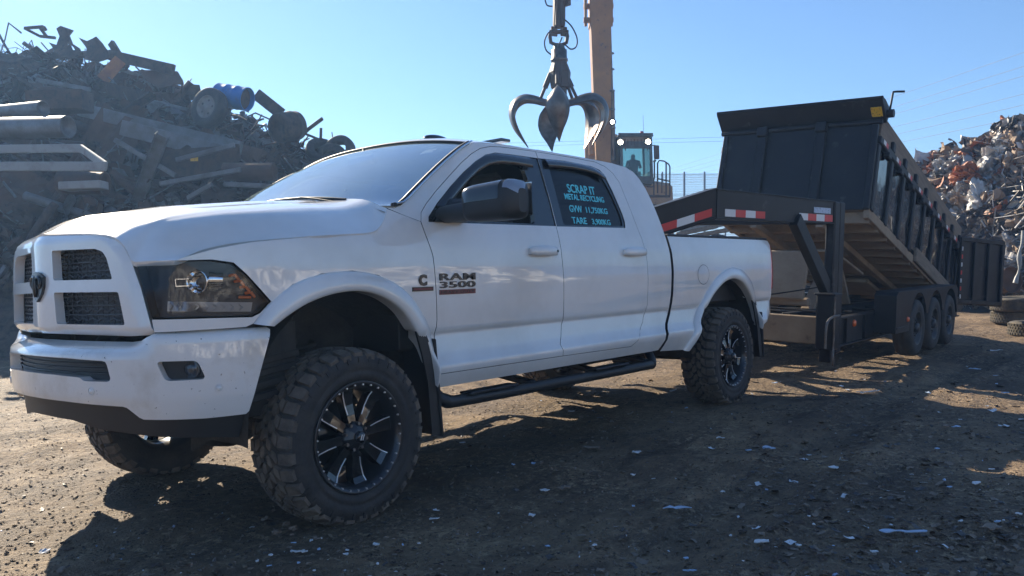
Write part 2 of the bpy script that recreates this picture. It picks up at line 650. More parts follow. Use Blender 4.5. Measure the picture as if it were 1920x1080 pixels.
def bpos(s, z, off=0.0):
    x, a, nx, na = NB.at(s)
    k = sstep(0.75, 1.25, abs(s))
    d = k * (SV(z) - .068) - off
    return Vector((x - nx * d, -(a - na * d), z))

def bsurf(off=0.0, sg=1):
    """body surface as a map (s,z)->(P,N); sg=-1 is the far side"""
    def fn(s, z):
        e = 0.006
        p = bpos(s * sg, z, off)
        ds = bpos(s * sg + e, z, off) - bpos(s * sg - e, z, off)
        dz = bpos(s * sg, z + e, off) - bpos(s * sg, z - e, off)
        n = ds.cross(dz).normalized()
        if n.y * (-1 if s * sg >= 0 else 1) < 0 and abs(n.y) > abs(n.x): n = -n
        elif n.x > 0 and abs(n.x) >= abs(n.y): n = -n
        return p, n
    return fn

def X2S(pts): return [(NB.s_of_x(x), z) for x, z in pts]
SX = NB.s_of_x

truck = empty("pickup_truck", (0, YC, 0))
tag(truck, "lifted white crew-cab pickup truck with black rims standing on the dark dirt", "pickup truck")

FLARE_OUT = [(-.487, .962), (-.424, 1.041), (-.303, 1.127), (-.148, 1.171), (.032, 1.182), (.19, 1.159), (.358, 1.084), (.484, .96), (.560, .82), (.565, .659), (.560, .575)]
FLARE_IN = [(-.405, .948), (-.335, .995), (-.222, 1.046), (-.078, 1.080), (.074, 1.083), (.22, 1.044), (.34, .968), (.43, .865), (.503, .79), (.538, .69), (.552, .58)]
RFL_OUT = [(3.364, .51), (3.458, .679), (3.60, .835), (3.76, .98), (3.938, 1.087), (4.09, 1.14), (4.23, 1.157), (4.418, 1.13), (4.588, 1.04), (4.69, .90), (4.745, .75), (4.775, .592)]
RFL_IN = [(3.43, .515), (3.53, .66), (3.66, .80), (3.81, .93), (3.978, 1.018), (4.10, 1.05), (4.225, 1.058), (4.37, 1.03), (4.50, .96), (4.60, .87), (4.69, .78), (4.73, .70), (4.755, .60)]

FENDER = [(.84, 1.240), (.885, 1.257), (1.016, 1.292)] + X2S([(-.479, 1.317), (-.194, 1.342), (.0, 1.355), (.157, 1.366), (.215, 1.386), (.255, 1.42), (.276, 1.445), (.305, 1.497),
          (.40, 1.470), (.524, 1.437), (.530, 1.40), (.539, 1.369), (.575, 1.254), (.585, 1.128), (.597, .918), (.588, .80), (.574, .66), (.568, .575), (.560, .556)]) + \
    X2S(FLARE_OUT[::-1][1:]) + [(1.12, .949), (.745, .943), (.744, .957), (.735, 1.000), (.85, .9985), (.982, .997), (1.146, .993), (1.18, 1.008),
          (1.23, 1.056), (1.126, 1.178), (1.076, 1.226), (.99, 1.2405)]
FDOOR = [(.574, .629), (.572, .67), (.588, .80), (.597, .918), (.585, 1.128), (.576, 1.254), (.540, 1.369), (.526, 1.435), (.540, 1.485), (.588, 1.533), (.683, 1.609), (.823, 1.708), (.947, 1.793),
         (1.052, 1.856), (1.146, 1.899), (1.246, 1.921), (1.341, 1.929), (1.485, 1.933), (1.695, 1.936), (1.697, 1.90), (1.718, 1.428), (1.723, 1.255), (1.733, 1.104),
         (1.737, .851), (1.709, .743), (1.672, .696), (1.680, .622)]
RDOOR = [(1.680, .622), (1.672, .696), (1.709, .743), (1.737, .851), (1.733, 1.104), (1.723, 1.255), (1.718, 1.428), (1.697, 1.90), (1.695, 1.936), (2.087, 1.935), (2.375, 1.929), (2.49, 1.905),
         (2.57, 1.86), (2.625, 1.80), (2.701, 1.527), (2.745, 1.38), (2.775, 1.247), (2.785, 1.081), (2.779, .894), (2.725, .771), (2.587, .652), (2.50, .612)]
FWIN = [(.583, 1.437), (.590, 1.463), (.673, 1.540), (.803, 1.640), (.946, 1.737), (1.072, 1.812), (1.178, 1.862), (1.276, 1.885), (1.465, 1.889), (1.692, 1.890), (1.716, 1.447)]
FOPEN = [(.715, 1.455), (.715, 1.505), (.80, 1.585), (.93, 1.68), (1.06, 1.762), (1.17, 1.807), (1.28, 1.826), (1.45, 1.831), (1.525, 1.828), (1.545, 1.715), (1.512, 1.455)]
RWIN = [(1.700, 1.890), (1.999, 1.901), (2.304, 1.891), (2.400, 1.872), (2.445, 1.842), (2.497, 1.725), (2.555, 1.553), (2.563, 1.50), (2.552, 1.458), (1.726, 1.446)]
RGLASS = [(1.800, 1.848), (2.30, 1.858), (2.395, 1.838), (2.434, 1.79), (2.482, 1.70), (2.534, 1.55), (2.538, 1.50), (2.530, 1.468), (1.812, 1.458)]
CABOUT = [(.305, 1.499), (.345, 1.500), (.40, 1.514), (.50, 1.583), (.66, 1.690), (.81, 1.785), (.955, 1.868), (1.05, 1.912), (1.12, 1.933), (1.30, 1.945), (1.71, 1.949), (2.224, 1.948), (2.60, 1.940),
          (2.78, 1.925), (2.87, 1.895), (2.93, 1.845), (2.985, 1.775), (3.035, 1.657), (3.075, 1.53), (3.099, 1.422), (3.128, 1.272), (3.138, 1.134), (3.128, .952), (3.10, .807),
          (3.02, .705), (2.99, .665), (2.985, .622), (2.935, .548), (2.85, .546), (.562, .554), (.569, .575), (.574, .66), (.588, .80), (.597, .918), (.585, 1.128), (.575, 1.254), (.539, 1.369),
          (.530, 1.40), (.524, 1.437), (.40, 1.470)]
DOORS_U = FDOOR[:19] + RDOOR[8:] + [FDOOR[-1]]
BED = [(3.135, 1.412), (3.148, 1.340), (3.165, 1.272), (3.175, 1.134), (3.165, .952), (3.137, .80), (3.055, .70), (3.03, .665), (3.022, .622), (2.975, .535), (3.15, .525), (3.364, .512)] + RFL_OUT[1:] + \
      [(4.80, .589), (4.95, .70), (5.07, .82), (5.090, .90), (5.088, .945), (5.104, 1.352), (5.07, 1.402), (4.95, 1.409), (3.6, 1.413)]

def arcflip(poly): return poly

for sg in (-1, 1):           # far side first, then the near (camera) side
    near = sg == 1
    # front fender
    mb = MB()
    panel(mb, inset(FENDER, .002), [], bsurf(0, sg), .012, .05, 0, 1, zl=ZL)
    fen = mb.build("front_fender", [M['paint'], M['dark']], truck, normals=True)
    # wheel-arch flares
    def flare(out, inn, parent, zcrease):
        n = 60
        o2, i2 = resample(catmull([(x, z, 0) for x, z in out], 8), n), resample(catmull([(x, z, 0) for x, z in inn], 8), n)
        rows = []
        for p, q in zip(o2, i2):
            r = []
            for t, off in ((0, -.004), (0.03, .008), (.12, .017), (.35, .027), (.62, .033), (.86, .032), (.97, .027), (1.0, .018), (1.01, -.005), (1.03, -.06)):
                w = p.lerp(q, t)
                s = SX(w.x)
                P, N = bsurf(0, sg)(s, w.y)
                r.append(P + N * off)
            rows.append(r)
        m2 = MB()
        m2.grid(rows, 0, True, flip=not near)
        return m2.build("wheel_arch_flare", M['paint'], parent)
    flare(FLARE_OUT, FLARE_IN, fen, .84)
    # cab side with rocker
    mb = MB()
    panel(mb, X2S(CABOUT), [X2S(inset(DOORS_U, -.0012))], bsurf(0, sg), .02, .05, 0, 1, zl=ZL)
    mb.build("cab_side", [M['paint'], M['inner']], truck, normals=True)
    # doors
    for nm, D, W, G in (("front_door", FDOOR, FWIN, FOPEN), ("rear_door", RDOOR, RWIN, RGLASS)):
        mb = MB()
        panel(mb, X2S(inset(D, .0022)), [X2S(inset(W, -.001))], bsurf(0, sg), .035, .045, 0, 1, zl=ZL)
        d = mb.build(nm, [M['paint'], M['inner']], truck, normals=True)
        mb = MB()
        panel(mb, X2S(W), [X2S(rpoly(G, .025))], bsurf(-.006, sg), .03, .05, 0)
        mb.build("window_surround", M['gloss'], d, normals=True)
        # rain guard along the top of the window
        if nm == "front_door":
            top = [(.66, 1.525), (.803, 1.640), (.946, 1.737), (1.072, 1.812), (1.178, 1.862), (1.276, 1.883), (1.465, 1.887), (1.60, 1.887)]
            low = [(.735, 1.515), (.815, 1.578), (.935, 1.665), (1.065, 1.748), (1.175, 1.792), (1.28, 1.812), (1.45, 1.817), (1.595, 1.812)]
        else:
            top = [(1.76, 1.890), (1.90, 1.897), (2.05, 1.900), (2.20, 1.895), (2.304, 1.887), (2.37, 1.872), (2.42, 1.85), (2.44, 1.83)]
            low = [(1.77, 1.836), (1.90, 1.842), (2.05, 1.845), (2.20, 1.840), (2.304, 1.832), (2.36, 1.820), (2.40, 1.80), (2.43, 1.80)]
        n = 24
        a_, b_ = resample([(x, z, 0) for x, z in top], n), resample([(x, z, 0) for x, z in low], n)
        rows = []
        for p, q in zip(a_, b_):
            r = []
            for t, off in ((0, .0), (.08, .008), (.45, .015), (1.0, .020), (1.0, .014), (.5, .008)):
                w = p.lerp(q, t)
                P, N = bsurf(0, sg)(SX(w.x), w.y)
                r.append(P + N * off)
            rows.append(r)
        m2 = MB(); m2.grid(rows, 0, True, flip=not near)
        m2.build("rain_guard", M['gloss'], d)
        if nm == "rear_door" or not near:
            mb = MB()
            panel(mb, X2S(rpoly(inset(G, -.01), .025)), [], bsurf(-.014, sg), .004, .06, 0, rim=False)
            mb.build("window_glass", M['tint'], d, normals=True)
        # body seam along the lower crease
        # handle
        x0, x1 = (1.385, 1.655) if nm == "front_door" else (2.450, 2.740)
        zc = 1.281
        m2 = MB()
        rows = []
        for k in range(17):
            t = k / 16
            x = x0 + (x1 - x0) * t
            e = sin(pi * min(1, max(0, t))) ** 0.35 if 0 < t < 1 else 0.0
            hh = .019 + .010 * e
            of = .010 + .032 * e
            r = []
            for j in range(10):
                a = 2 * pi * j / 10
                P, N = bsurf(0, sg)(SX(x), zc + hh * cos(a))
                r.append(P + N * (of + .012 * sin(a)))
            r.append(r[0])
            rows.append(r)
        m2.grid(rows, 0, True)
        m2.add(rows[0][:10], [list(range(10))]); m2.add(rows[-1][:10], [list(range(10))])
        m2.build("door_handle", M['paint'], d)
        m2 = MB()
        cup = [(x0 + .06 + (x1 - x0 - .12) * (.5 + .5 * cos(2 * pi * k / 20)), zc - .004 + .035 * sin(2 * pi * k / 20)) for k in range(20)]
        panel(m2, X2S(cup), [], bsurf(.0025, sg), .003, .05, 0, rim=False)
        m2.build("handle_recess", M['paint_low'], d, normals=True)
        if near and nm == "front_door":
            m2 = MB()
            P, N = bsurf(0, sg)(SX(1.625), 1.281)
            m2.cyl(P + N * .03, P + N * .048, .009, 12)
            m2.build("lock_cylinder", M['gloss'], d)
    # bed side
    mb = MB()
    panel(mb, X2S(BED), [], bsurf(0, sg), .02, .055, 0, 1, zl=ZL)
    bed = mb.build("bed_side", [M['paint'], M['plastic']], truck, normals=True)
    flare(RFL_OUT, RFL_IN, bed, .84)
    if near:
        m2 = MB()
        el = lambda r: [(3.672 + .098 * r * cos(2 * pi * k / 36), 1.104 + .078 * r * sin(2 * pi * k / 36)) for k in range(36)]
        panel(m2, X2S(el(1)), [], bsurf(.0015, sg), .004, .06, 0, rim=False)
        m2.build("fuel_door", M['paint'], bed, normals=True)
        m2 = MB()
        panel(m2, X2S(el(1.045)), [X2S(el(.995))], bsurf(.001, sg), .002, .06, 0, rim=False)
        m2.build("fuel_door_gap", M['dark'], bed, normals=True)
    # rail cap on the bed side
    m2 = MB()
    pts = []
    for x in (3.14, 3.5, 4.2, 4.8, 5.05):
        P, N = bsurf(0, sg)(SX(x), 1.41)
        pts.append(Vector((P.x, P.y + sg * .035, 1.418)))
    for a, b in zip(pts, pts[1:]): m2.bar(a, b, .085, .02, b=.007)
    m2.build("rail_cap", M['plastic'], bed)
    # tail light
    m2 = MB()
    rows = []
    for z in [.945 + .41 * k / 12 for k in range(13)]:
        r = []
        for t in range(8):
            x = 5.09 + .085 * sin(t / 7 * pi / 2)
            y = -(YC - SV(z)) + .10 * (1 - cos(t / 7 * pi / 2)) - .004
            r.append(Vector((x, y * (1 if near else -1), z)))
        rows.append(r)
    m2.grid(rows, 0, True, flip=near)
    m2.build("tail_light", M['red'], truck)
    # head light: recessed bezel, clear lens, projector, reflectors
    HL = [(.665, 1.236), (.74, 1.2385), (.825, 1.2385), (.99, 1.2375), (1.07, 1.222), (1.124, 1.173), (1.224, 1.056), (1.176, 1.012), (1.146, .998), (.982, 1.001), (.735, 1.005)]
    mb = MB()
    panel(mb, HL, [], bsurf(-.055, sg), .004, .06, 0)
    # side walls
    H2 = densify(HL, .05)
    for k in range(len(H2)):
        (a0, b0), (a1, b1) = H2[k], H2[(k + 1) % len(H2)]
        f0, f1 = bsurf(-.004, sg), bsurf(-.058, sg)
        mb.add([f0(a0, b0)[0], f0(a1, b1)[0], f1(a1, b1)[0], f1(a0, b0)[0]], [[0, 1, 2, 3]])
    hl = mb.build("headlight", M['bezel'], truck)
    mb = MB()
    panel(mb, inset(HL, .003), [], bsurf(.0, sg), .003, .06, 0, rim=False)
    mb.build("headlight_lens", M['lens'], hl, normals=True)
    def fr(s, z, off):
        P, N = bsurf(0, sg)(s, z)
        T = (bsurf(0, sg)(s + .01, z)[0] - P).normalized()
        return P + N * off, N, T
    mb = MB()
    P, N, T = fr(.945, 1.150, -.045)
    fwd = (N * 0.55 + Vector((-1, 0, 0)) * .75).normalized()
    X = Matrix.Translation(P) @ frame_from(fwd).to_4x4()
    mb.lathe([(.030, -.02), (.045, .0), (.050, .028), (.053, .032), (.050, .036), (.046, .030), (.036, .012), (.030, .006)], 28, X)
    mb.tube([P + T * .03 + Vector((0, 0, .008)), P + T * .085 + Vector((0, 0, .006))], [.036, .030], 12)
    mb.build("projector_housing", M['chrome'], hl)
    mb = MB()
    mb.lathe([(.0, .026), (.012, .024), (.022, .018), (.029, .008)], 20, X)
    mb.build("projector_lens", M['lens'], hl)
    mb = MB()
    panel(mb, [(.785, 1.030), (.790, 1.072), (1.163, 1.054), (1.155, 1.014)], [], bsurf(-.046, sg), .003, .05, 0)
    for k in range(9):
        s0 = .80 + k * .038
        zz = 1.050 - .016 * k / 8
        for dz in (.013, -.013):
            a, b = fr(s0, zz + dz, -.042)[0], fr(s0 + .016, zz, -.040)[0]
            mb.bar(a, b, .006, .006, b=.001)
    mb.build("turn_reflector", M['bulb'], hl)
    mb = MB()
    for k in range(4):
        s0, z0 = 1.060 + .022 * k, 1.172 - .026 * k
        a, b = fr(s0, z0, -.032)[0], fr(s0 + .022, z0 + .004, -.020)[0]
        mb.bar(a, b, .014, .012, b=.003)
        a, b = fr(s0 + .022, z0 + .006, -.02)[0], fr(s0 + .040, z0 - .020, -.018)[0]
        mb.bar(a, b, .012, .012, b=.003)
    a, b = fr(1.098, 1.078, -.034)[0], fr(1.150, 1.076, -.016)[0]
    mb.bar(a, b, .014, .012, b=.003)
    mb.build("side_marker", M['orange'], hl)
    mb = MB()
    for (s0, z0), (s1, z1) in (((.835, 1.164), (.895, 1.164)), ((.835, 1.134), (.895, 1.134)), ((.835, 1.164), (.838, 1.134))):
        mb.bar(fr(s0, z0, -.03)[0], fr(s1, z1, -.03)[0], .004, .004, b=.001)
    mb.build("light_pipe", M['chrome'], hl)

# writing on the near side
def lettering(body, x0, x1, z0, z1, m, parent, name, off=.004, bold=0.0, sp=1.0, thick=.003):
    vs, fs = textmesh(body, x1 - x0, z1 - z0, bold, sp)
    fn = bsurf(off, 1)
    mb = MB()
    mb.add([fn(SX(x0 + a), z0 + b)[0] for a, b in vs], fs)
    mb.add([fn(SX(x0 + a), z0 + b)[0] - fn(SX(x0 + a), z0 + b)[1] * thick for a, b in vs], [f[::-1] for f in fs])
    return mb.build(name, m, parent)
def kids(root, nm): return [c for c in COL.objects if c.parent == root and c.name.split('.')[0] == nm]
nrd = kids(truck, "rear_door")[-1]
nfd = kids(truck, "front_door")[-1]
nff = kids(truck, "front_fender")[-1]
lettering("SCRAP IT", 1.958, 2.285, 1.684, 1.742, M['cyan'], nrd, "window_lettering", -.010, .012)
lettering("METAL RECYCLING", 1.905, 2.372, 1.634, 1.674, M['cyan'], nrd, "window_lettering", -.010, .014)
lettering("GVW", 1.925, 2.070, 1.549, 1.596, M['cyan'], nrd, "window_lettering", -.010, .012)
lettering("11,750KG", 2.118, 2.380, 1.545, 1.592, M['cyan'], nrd, "window_lettering", -.010, .012)
lettering("TARE", 1.925, 2.095, 1.472, 1.516, M['cyan'], nrd, "window_lettering", -.010, .012)
lettering("3,900KG", 2.160, 2.386, 1.467, 1.512, M['cyan'], nrd, "window_lettering", -.010, .012)
lettering("RAM", .614, .893, 1.123, 1.161, M['badge'], nfd, "door_badge", .008, .018, 1.05, .008)
lettering("3500", .614, .893, 1.082, 1.117, M['badge'], nfd, "door_badge", .008, .020, 1.0, .008)
mb = MB(); panel(mb, X2S([(.612, 1.047), (.612, 1.073), (.895, 1.073), (.895, 1.047)]), [], bsurf(.004, 1), .005, .06)
bar_ = mb.build("badge_bar", M['badgered'], nfd, normals=True)
lettering("HEAVY DUTY", .622, .885, 1.052, 1.068, M['badge'], nfd, "door_badge", .0055, .02, 1.1, .002)
lettering("C", .462, .520, 1.098, 1.158, M['badge'], nff, "fender_badge", .006, .06, 1.0, .006)
mb = MB(); panel(mb, X2S([(.415, 1.071), (.415, 1.093), (.566, 1.093), (.566, 1.071)]), [], bsurf(.004, 1), .005, .06)
mb.build("badge_bar", M['badge'], nff, normals=True)
mb = MB(); panel(mb, X2S([(.422, 1.077), (.422, 1.088), (.558, 1.088), (.558, 1.077)]), [], bsurf(.0055, 1), .001, .06)
mb.build("badge_stripe", M['badgered'], nff, normals=True)

# ---- grille surround, mesh, emblem
def mirror(half):      # half outline from s=0 (top middle) to s=0 (bottom middle)
    return half + [(-s, z) for s, z in half[::-1] if abs(s) > 1e-6]
GR = mirror([(0, 1.384), (.136, 1.377), (.38, 1.366), (.49, 1.354), (.545, 1.340), (.580, 1.322), (.609, 1.298), (.644, 1.243), (.691, 1.129), (.731, .986), (.741, .945), (.735, .934), (.605, .929), (.274, .934), (0, .938)])
HO1 = rpoly([(.114, 1.312), (.44, 1.306), (.490, 1.292), (.516, 1.262), (.548, 1.172), (.118, 1.178)], .012, 3)
HO2 = rpoly([(.118, 1.124), (.582, 1.118), (.616, .978), (.132, .982)], .012, 3)
holes = [HO1, HO2, [(-s, z) for s, z in HO1], [(-s, z) for s, z in HO2]]
def gsurf(off):
    base = bsurf(off, 1)
    def fn(s, z):
        # rounded: the rim of the surround falls back a little towards its outline
        e = 0.0
        for a, b, w in ((z, 1.384, .05), (.938, z, .03)):
            d = (b - a)
            if d < w: e += (1 - d / w) ** 2 * .022
        aw = interp(z, [.93, .986, 1.129, 1.243, 1.30, 1.34, 1.39], [.741, .731, .691, .644, .609, .545, .45])
        d = aw - abs(s)
        if d < .055: e += (1 - max(d, 0) / .055) ** 2 * .020
        # crossbars bulge
        p, n = base(s, z)
        return p - n * e, n
    def fn2(s, z):
        h = .004
        p = fn(s, z)[0]; n0 = fn(s, z)[1]
        ds = fn(s + h, z)[0] - fn(s - h, z)[0]; dz = fn(s, z + h)[0] - fn(s, z - h)[0]
        n = ds.cross(dz).normalized()
        return p, (n if n.dot(n0) > 0 else -n)
    return fn2
mb = MB(); panel(mb, GR, holes, gsurf(.022), .042, .028, 0)
gr = mb.build("grille", M['paint'], truck, normals=True)
for H in holes:
    mb = MB()
    s0, s1 = min(p[0] for p in H) - .02, max(p[0] for p in H) + .02
    z0, z1 = min(p[1] for p in H) - .01, max(p[1] for p in H) + .01
    f = bsurf(-.030, 1)
    panel(mb, [(s0, z0), (s1, z0), (s1, z1), (s0, z1)], [], bsurf(-.06, 1), .003, .08)
    k = 0
    nrow = 8
    for i in range(nrow):
        z = z0 + (z1 - z0) * (i + .5) / nrow
        n = 14
        pts = [f(s0 + (s1 - s0) * j / n, z + (.006 if (i + j) % 2 else -.006) * (1 if i % 2 else 0))[0] for j in range(n + 1)]
        mb.tube(pts, .0042, 5)
    for j in range(15):
        s = s0 + (s1 - s0) * j / 14
        mb.tube([f(s, z0)[0], f(s, z1)[0]], .0028, 4)
    mb.build("grille_mesh", M['gmesh'], gr)
mb = MB()
EM = [(-.060, 1.196), (-.030, 1.214), (0, 1.220), (.030, 1.214), (.060, 1.196), (.056, 1.150), (.040, 1.118), (.0, 1.082), (-.040, 1.118), (-.056, 1.150)]
panel(mb, EM, [], bsurf(.036, 1), .016, .03)
for sgn in (-1, 1):      # curled horns and muzzle in relief
    f = bsurf(.038, 1)
    mb.tube([f(sgn * s, z)[0] for s, z in ((.008, 1.192), (.026, 1.198), (.044, 1.185), (.046, 1.160), (.032, 1.146), (.022, 1.156))], [.006, .008, .009, .008, .006, .004], 6)
mb.tube([bsurf(.040, 1)(0, z)[0] for z in (1.190, 1.160, 1.128, 1.105)], [.010, .013, .010, .006], 7)
mb.build("grille_emblem", M['badge'], gr)

# ---- front bumper
def busurf(off=0.0):
    def pos(s, z):
        x, a, nx, na = BPATH.at(s)
        k = sstep(.58, .80, abs(s))
        dc = interp(z, [.57, .62, .66, .70, .845, .862, .875, .895, .915], [.03, .018, .004, 0, 0, .006, .026, .070, .11])
        ds = interp(z, [.57, .60, .66, .80, .90, .925, .938, .950], [.022, .014, .004, 0, .002, .008, .020, .045])
        d = dc * (1 - k) + ds * k - off
        return Vector((x - nx * d, -(a - na * d), z))
    def fn(s, z):
        e = .005
        p = pos(s, z)
        n = (pos(s + e, z) - pos(s - e, z)).cross(pos(s, z + e) - pos(s, z - e)).normalized()
        x, a, nx, na = BPATH.at(s)
        if n.x * nx - n.y * na < 0: n = -n
        return p, n
    return fn
BU = mirror([(0, .908), (.52, .904), (.62, .903), (.70, .910), (.785, .943), (1.02, .947), (1.255, .944), (1.266, .935), (1.218, .788), (1.158, .590), (1.145, .578), (.98, .575), (.715, .582), (.695, .590),
             (.640, .632), (.620, .637), (.275, .648), (0, .652)])
SLOT = mirror([(0, .842), (.3, .838), (.525, .830), (.546, .826), (.555, .812), (.571, .758), (.567, .746), (.552, .742), (.425, .742), (.410, .745), (.388, .757), (.2, .763), (0, .765)])
FOG = rpoly([(.789, .825), (.954, .822), (.986, .742), (.825, .742)], .022, 4)
FOG2 = [(-s, z) for s, z in FOG]
mb = MB(); panel(mb, BU, [SLOT, FOG, FOG2], busurf(), .05, .03, 0, 1, rim_mi=0)
bu = mb.build("front_bumper", [M['paint_low'], M['dark']], truck, normals=True)
mb = MB()
panel(mb, inset(SLOT, -.015), [], busurf(-.055), .003, .06)
for i in range(4):
    z = .772 + i * .020
    mb.tube([busurf(-.048)(-.54 + 1.08 * j / 24, z)[0] for j in range(25)], .0045, 5)
mb.build("air_intake", M['plastic'], bu)
for F, sgn in ((FOG, 1), (FOG2, -1)):
    mb = MB()
    panel(mb, inset(F, -.012), [], busurf(-.045), .003, .06)
    mb.build("fog_light_pocket", M['plastic'], bu)
    P, N = busurf(-.040)(sgn * .925, .785)
    X = Matrix.Translation(P) @ frame_from((N + Vector((-1, 0, 0))).normalized()).to_4x4()
    mb = MB()
    mb.lathe([(.0, .018), (.016, .016), (.028, .010), (.034, .0), (.038, .004), (.040, .0), (.036, -.02)], 22, X)
    mb.build("fog_light", M['fog'], bu)
for s_ in (1.036, -1.036, .46, -.46):
    P, N = busurf(0)(s_, .70)
    mb = MB()
    X = Matrix.Translation(P) @ frame_from(N).to_4x4()
    mb.lathe([(.0, .0035), (.011, .003), (.013, .0005)], 18, X)
    mb.lathe([(.0145, .0005), (.0145, .003), (.0175, .003), (.018, .0)], 18, X)
    mb.build("parking_sensor", M['paint_low'], bu)
# licence plate bracket is bare; black air dam below the bumper
AD = mirror([(0, .650), (.27, .645), (.63, .630), (.70, .580), (.98, .572), (1.15, .575), (1.118, .475), (1.02, .485), (.725, .505), (.43, .525), (.23, .555), (0, .560)])
def adsurf(s, z):
    p, n = busurf(-.03 - .12 * (0.62 - z))(s, max(z, .60))
    return Vector((p.x, p.y, z)), n
mb = MB(); panel(mb, AD, [], adsurf, .02, .05)
mb.build("air_dam", M['plastic'], truck, normals=True)
for sgn in (-1, 1):
    mb = MB()
    for i in range(7):
        y = sgn * (.86 - .012 * i)
        mb.bar((-.50 + .0 * i, y, .62 + .05 * i), (-.18, y, .66 + .05 * i), .02, .035)
    mb.box((-.36, sgn * .80, .75), (.34, .05, .42))
    mb.build("bumper_bracket", M['dark'], truck)

# ---- hood
SEAM = [(.84, 1.242), (.885, 1.259), (1.016, 1.294)] + X2S([(-.479, 1.319), (-.194, 1.344), (.0, 1.357), (.157, 1.368), (.215, 1.388), (.255, 1.422), (.276, 1.447), (.302, 1.495)])
FRONT = [(0, 1.394), (.136, 1.387), (.38, 1.376), (.49, 1.364), (.55, 1.349), (.585, 1.329), (.613, 1.304), (.640, 1.258), (.655, 1.243), (.74, 1.2425), (.84, 1.242)]
def hood_pt(u, t, sgn=1):
    """u 0 front ..1 cowl, t 0 middle ..1 seam edge"""
    q = resample_c(SEAM3, u)
    xe, ae, ze = q.x, -q.y, q.z
    F_ = resample_c(FRONT3, t)
    xc = -.955 + (.30 + .955) * u
    zc = interp(u, [0, .03, .07, .16, .33, .67, 1.0], [1.394, 1.425, 1.450, 1.487, 1.523, 1.568, 1.592])
    w = t ** 2.2
    k = interp(t, [0, .30, .42, .50, .62, .72, .80, .86, .92, .97, 1.0], [1, .985, .955, .88, .82, .74, .65, .50, .28, .11, 0])
    P = Vector((xc + (xe - xc) * w, ae * t, ze + (zc - ze) * k))
    b = sstep(0.0, .55, u)
    gzz = 1 - (1 - min(u / .16, 1)) ** 2.2
    fx = F_.x + (xc + .955) * (1 - w) + (xe - SEAM3[0][0].x) * w
    return Vector((fx + (P.x - fx) * b, (-F_.y + (P.y + F_.y) * b) * -sgn * 1.0, F_.z + (P.z - F_.z) * gzz))
def resample_c(pts, t):
    d = t * pts[1][-1]
    L, V_ = pts[1], pts[0]
    i = min(max(bisect_right(L, d) - 1, 0), len(V_) - 2)
    return V_[i].lerp(V_[i + 1], (d - L[i]) / max(L[i + 1] - L[i], 1e-9))
def mk(pts):
    P = [bpos(s, z, .004) for s, z in pts]
    P = [v for v in catmull(P, 6)]
    L = [0.0]
    for i in range(len(P) - 1): L.append(L[-1] + (P[i + 1] - P[i]).length)
    return (P, L)
SEAM3, FRONT3 = mk(SEAM), mk(FRONT)
nu, ntt = 44, 40
rows = []
for i in range(nu + 1):
    u = (i / nu) ** 1.5
    rows.append([hood_pt(u, abs(j) / ntt, 1 if j <= 0 else -1) for j in range(-ntt, ntt + 1)])
rows = [[(lambda p: Vector(p))(p) for p in r] for r in rows]
mb = MB()
mb.grid(rows, 0, True)
# folded lip round the sheet
loop = rows[0] + [r[-1] for r in rows[1:]] + rows[-1][::-1][1:] + [r[0] for r in rows[::-1]][1:-1]
lo = [p + Vector((0, 0, -.02)) + Vector((.006 if p.x < -.7 else 0, -.006 * (1 if p.y > 0 else -1), 0)) for p in loop]
n_ = len(loop)
mb.add(loop + lo, [[i, (i + 1) % n_, n_ + (i + 1) % n_, n_ + i] for i in range(n_)], 0, False)
mb.build("hood", M['paint'], truck)

# ---- windscreen, cowl, roof, cab back
WL = [(.345, 1.510), (.40, 1.520), (.50, 1.588), (.66, 1.695), (.81, 1.790), (.955, 1.873), (1.05, 1.917)]
WS3 = mk(X2S(WL))
def ws_pt(u, t):
    e = resample_c(WS3, u)
    w = abs(t)
    xb, xt = .145, .985
    zb, zt = 1.545, 1.985
    xc, zc = xb + (xt - xb) * u, zb + (zt - zb) * u + .035 * sin(pi * u)
    k = w ** 2.3
    return Vector((xc + (e.x - xc) * k, e.y * (-t) * -1 if False else e.y * -t * -1, zc + (e.z - zc) * k))
rows = [[ws_pt(u / 16, (j / 20)) for j in range(-20, 21)] for u in range(17)]
for r in rows:
    for j, p in enumerate(r): r[j] = Vector((p.x, abs(r[j].y) * (1 if j < 20 else -1), p.z))
mb = MB(); mb.grid(rows, 0, True)
ws = mb.build("windscreen", M['ws'], truck)
mb = MB()
for cj in (0, 40):
    mb.tube([rows[i][cj] + Vector((-.004, 0, .006)) for i in range(17)], .012, 6)
mb.tube([rows[-1][j] + Vector((-.006, 0, .002)) for j in range(41)], .008, 6)
mb.build("windscreen_seal", M['plastic'], ws)
for cj in (0, 40):
    mb = MB()
    mb.tube([rows[i][cj] + Vector((.012, -.012 if cj else .012, .014)) for i in range(17)], .006, 6)
    mb.build("windscreen_trim", M['chrome'], ws)
mb = MB()
for (uu, tt_) in ((.86, .80),):
    c = ws_pt(uu, tt_)
    mb.box((c.x + .012, -.61, c.z - .012), (.05, .10, .004), Matrix.Rotation(radians(-28), 3, 'Y'), b=.001)
mb.build("windscreen_sticker", M['refw'], ws)
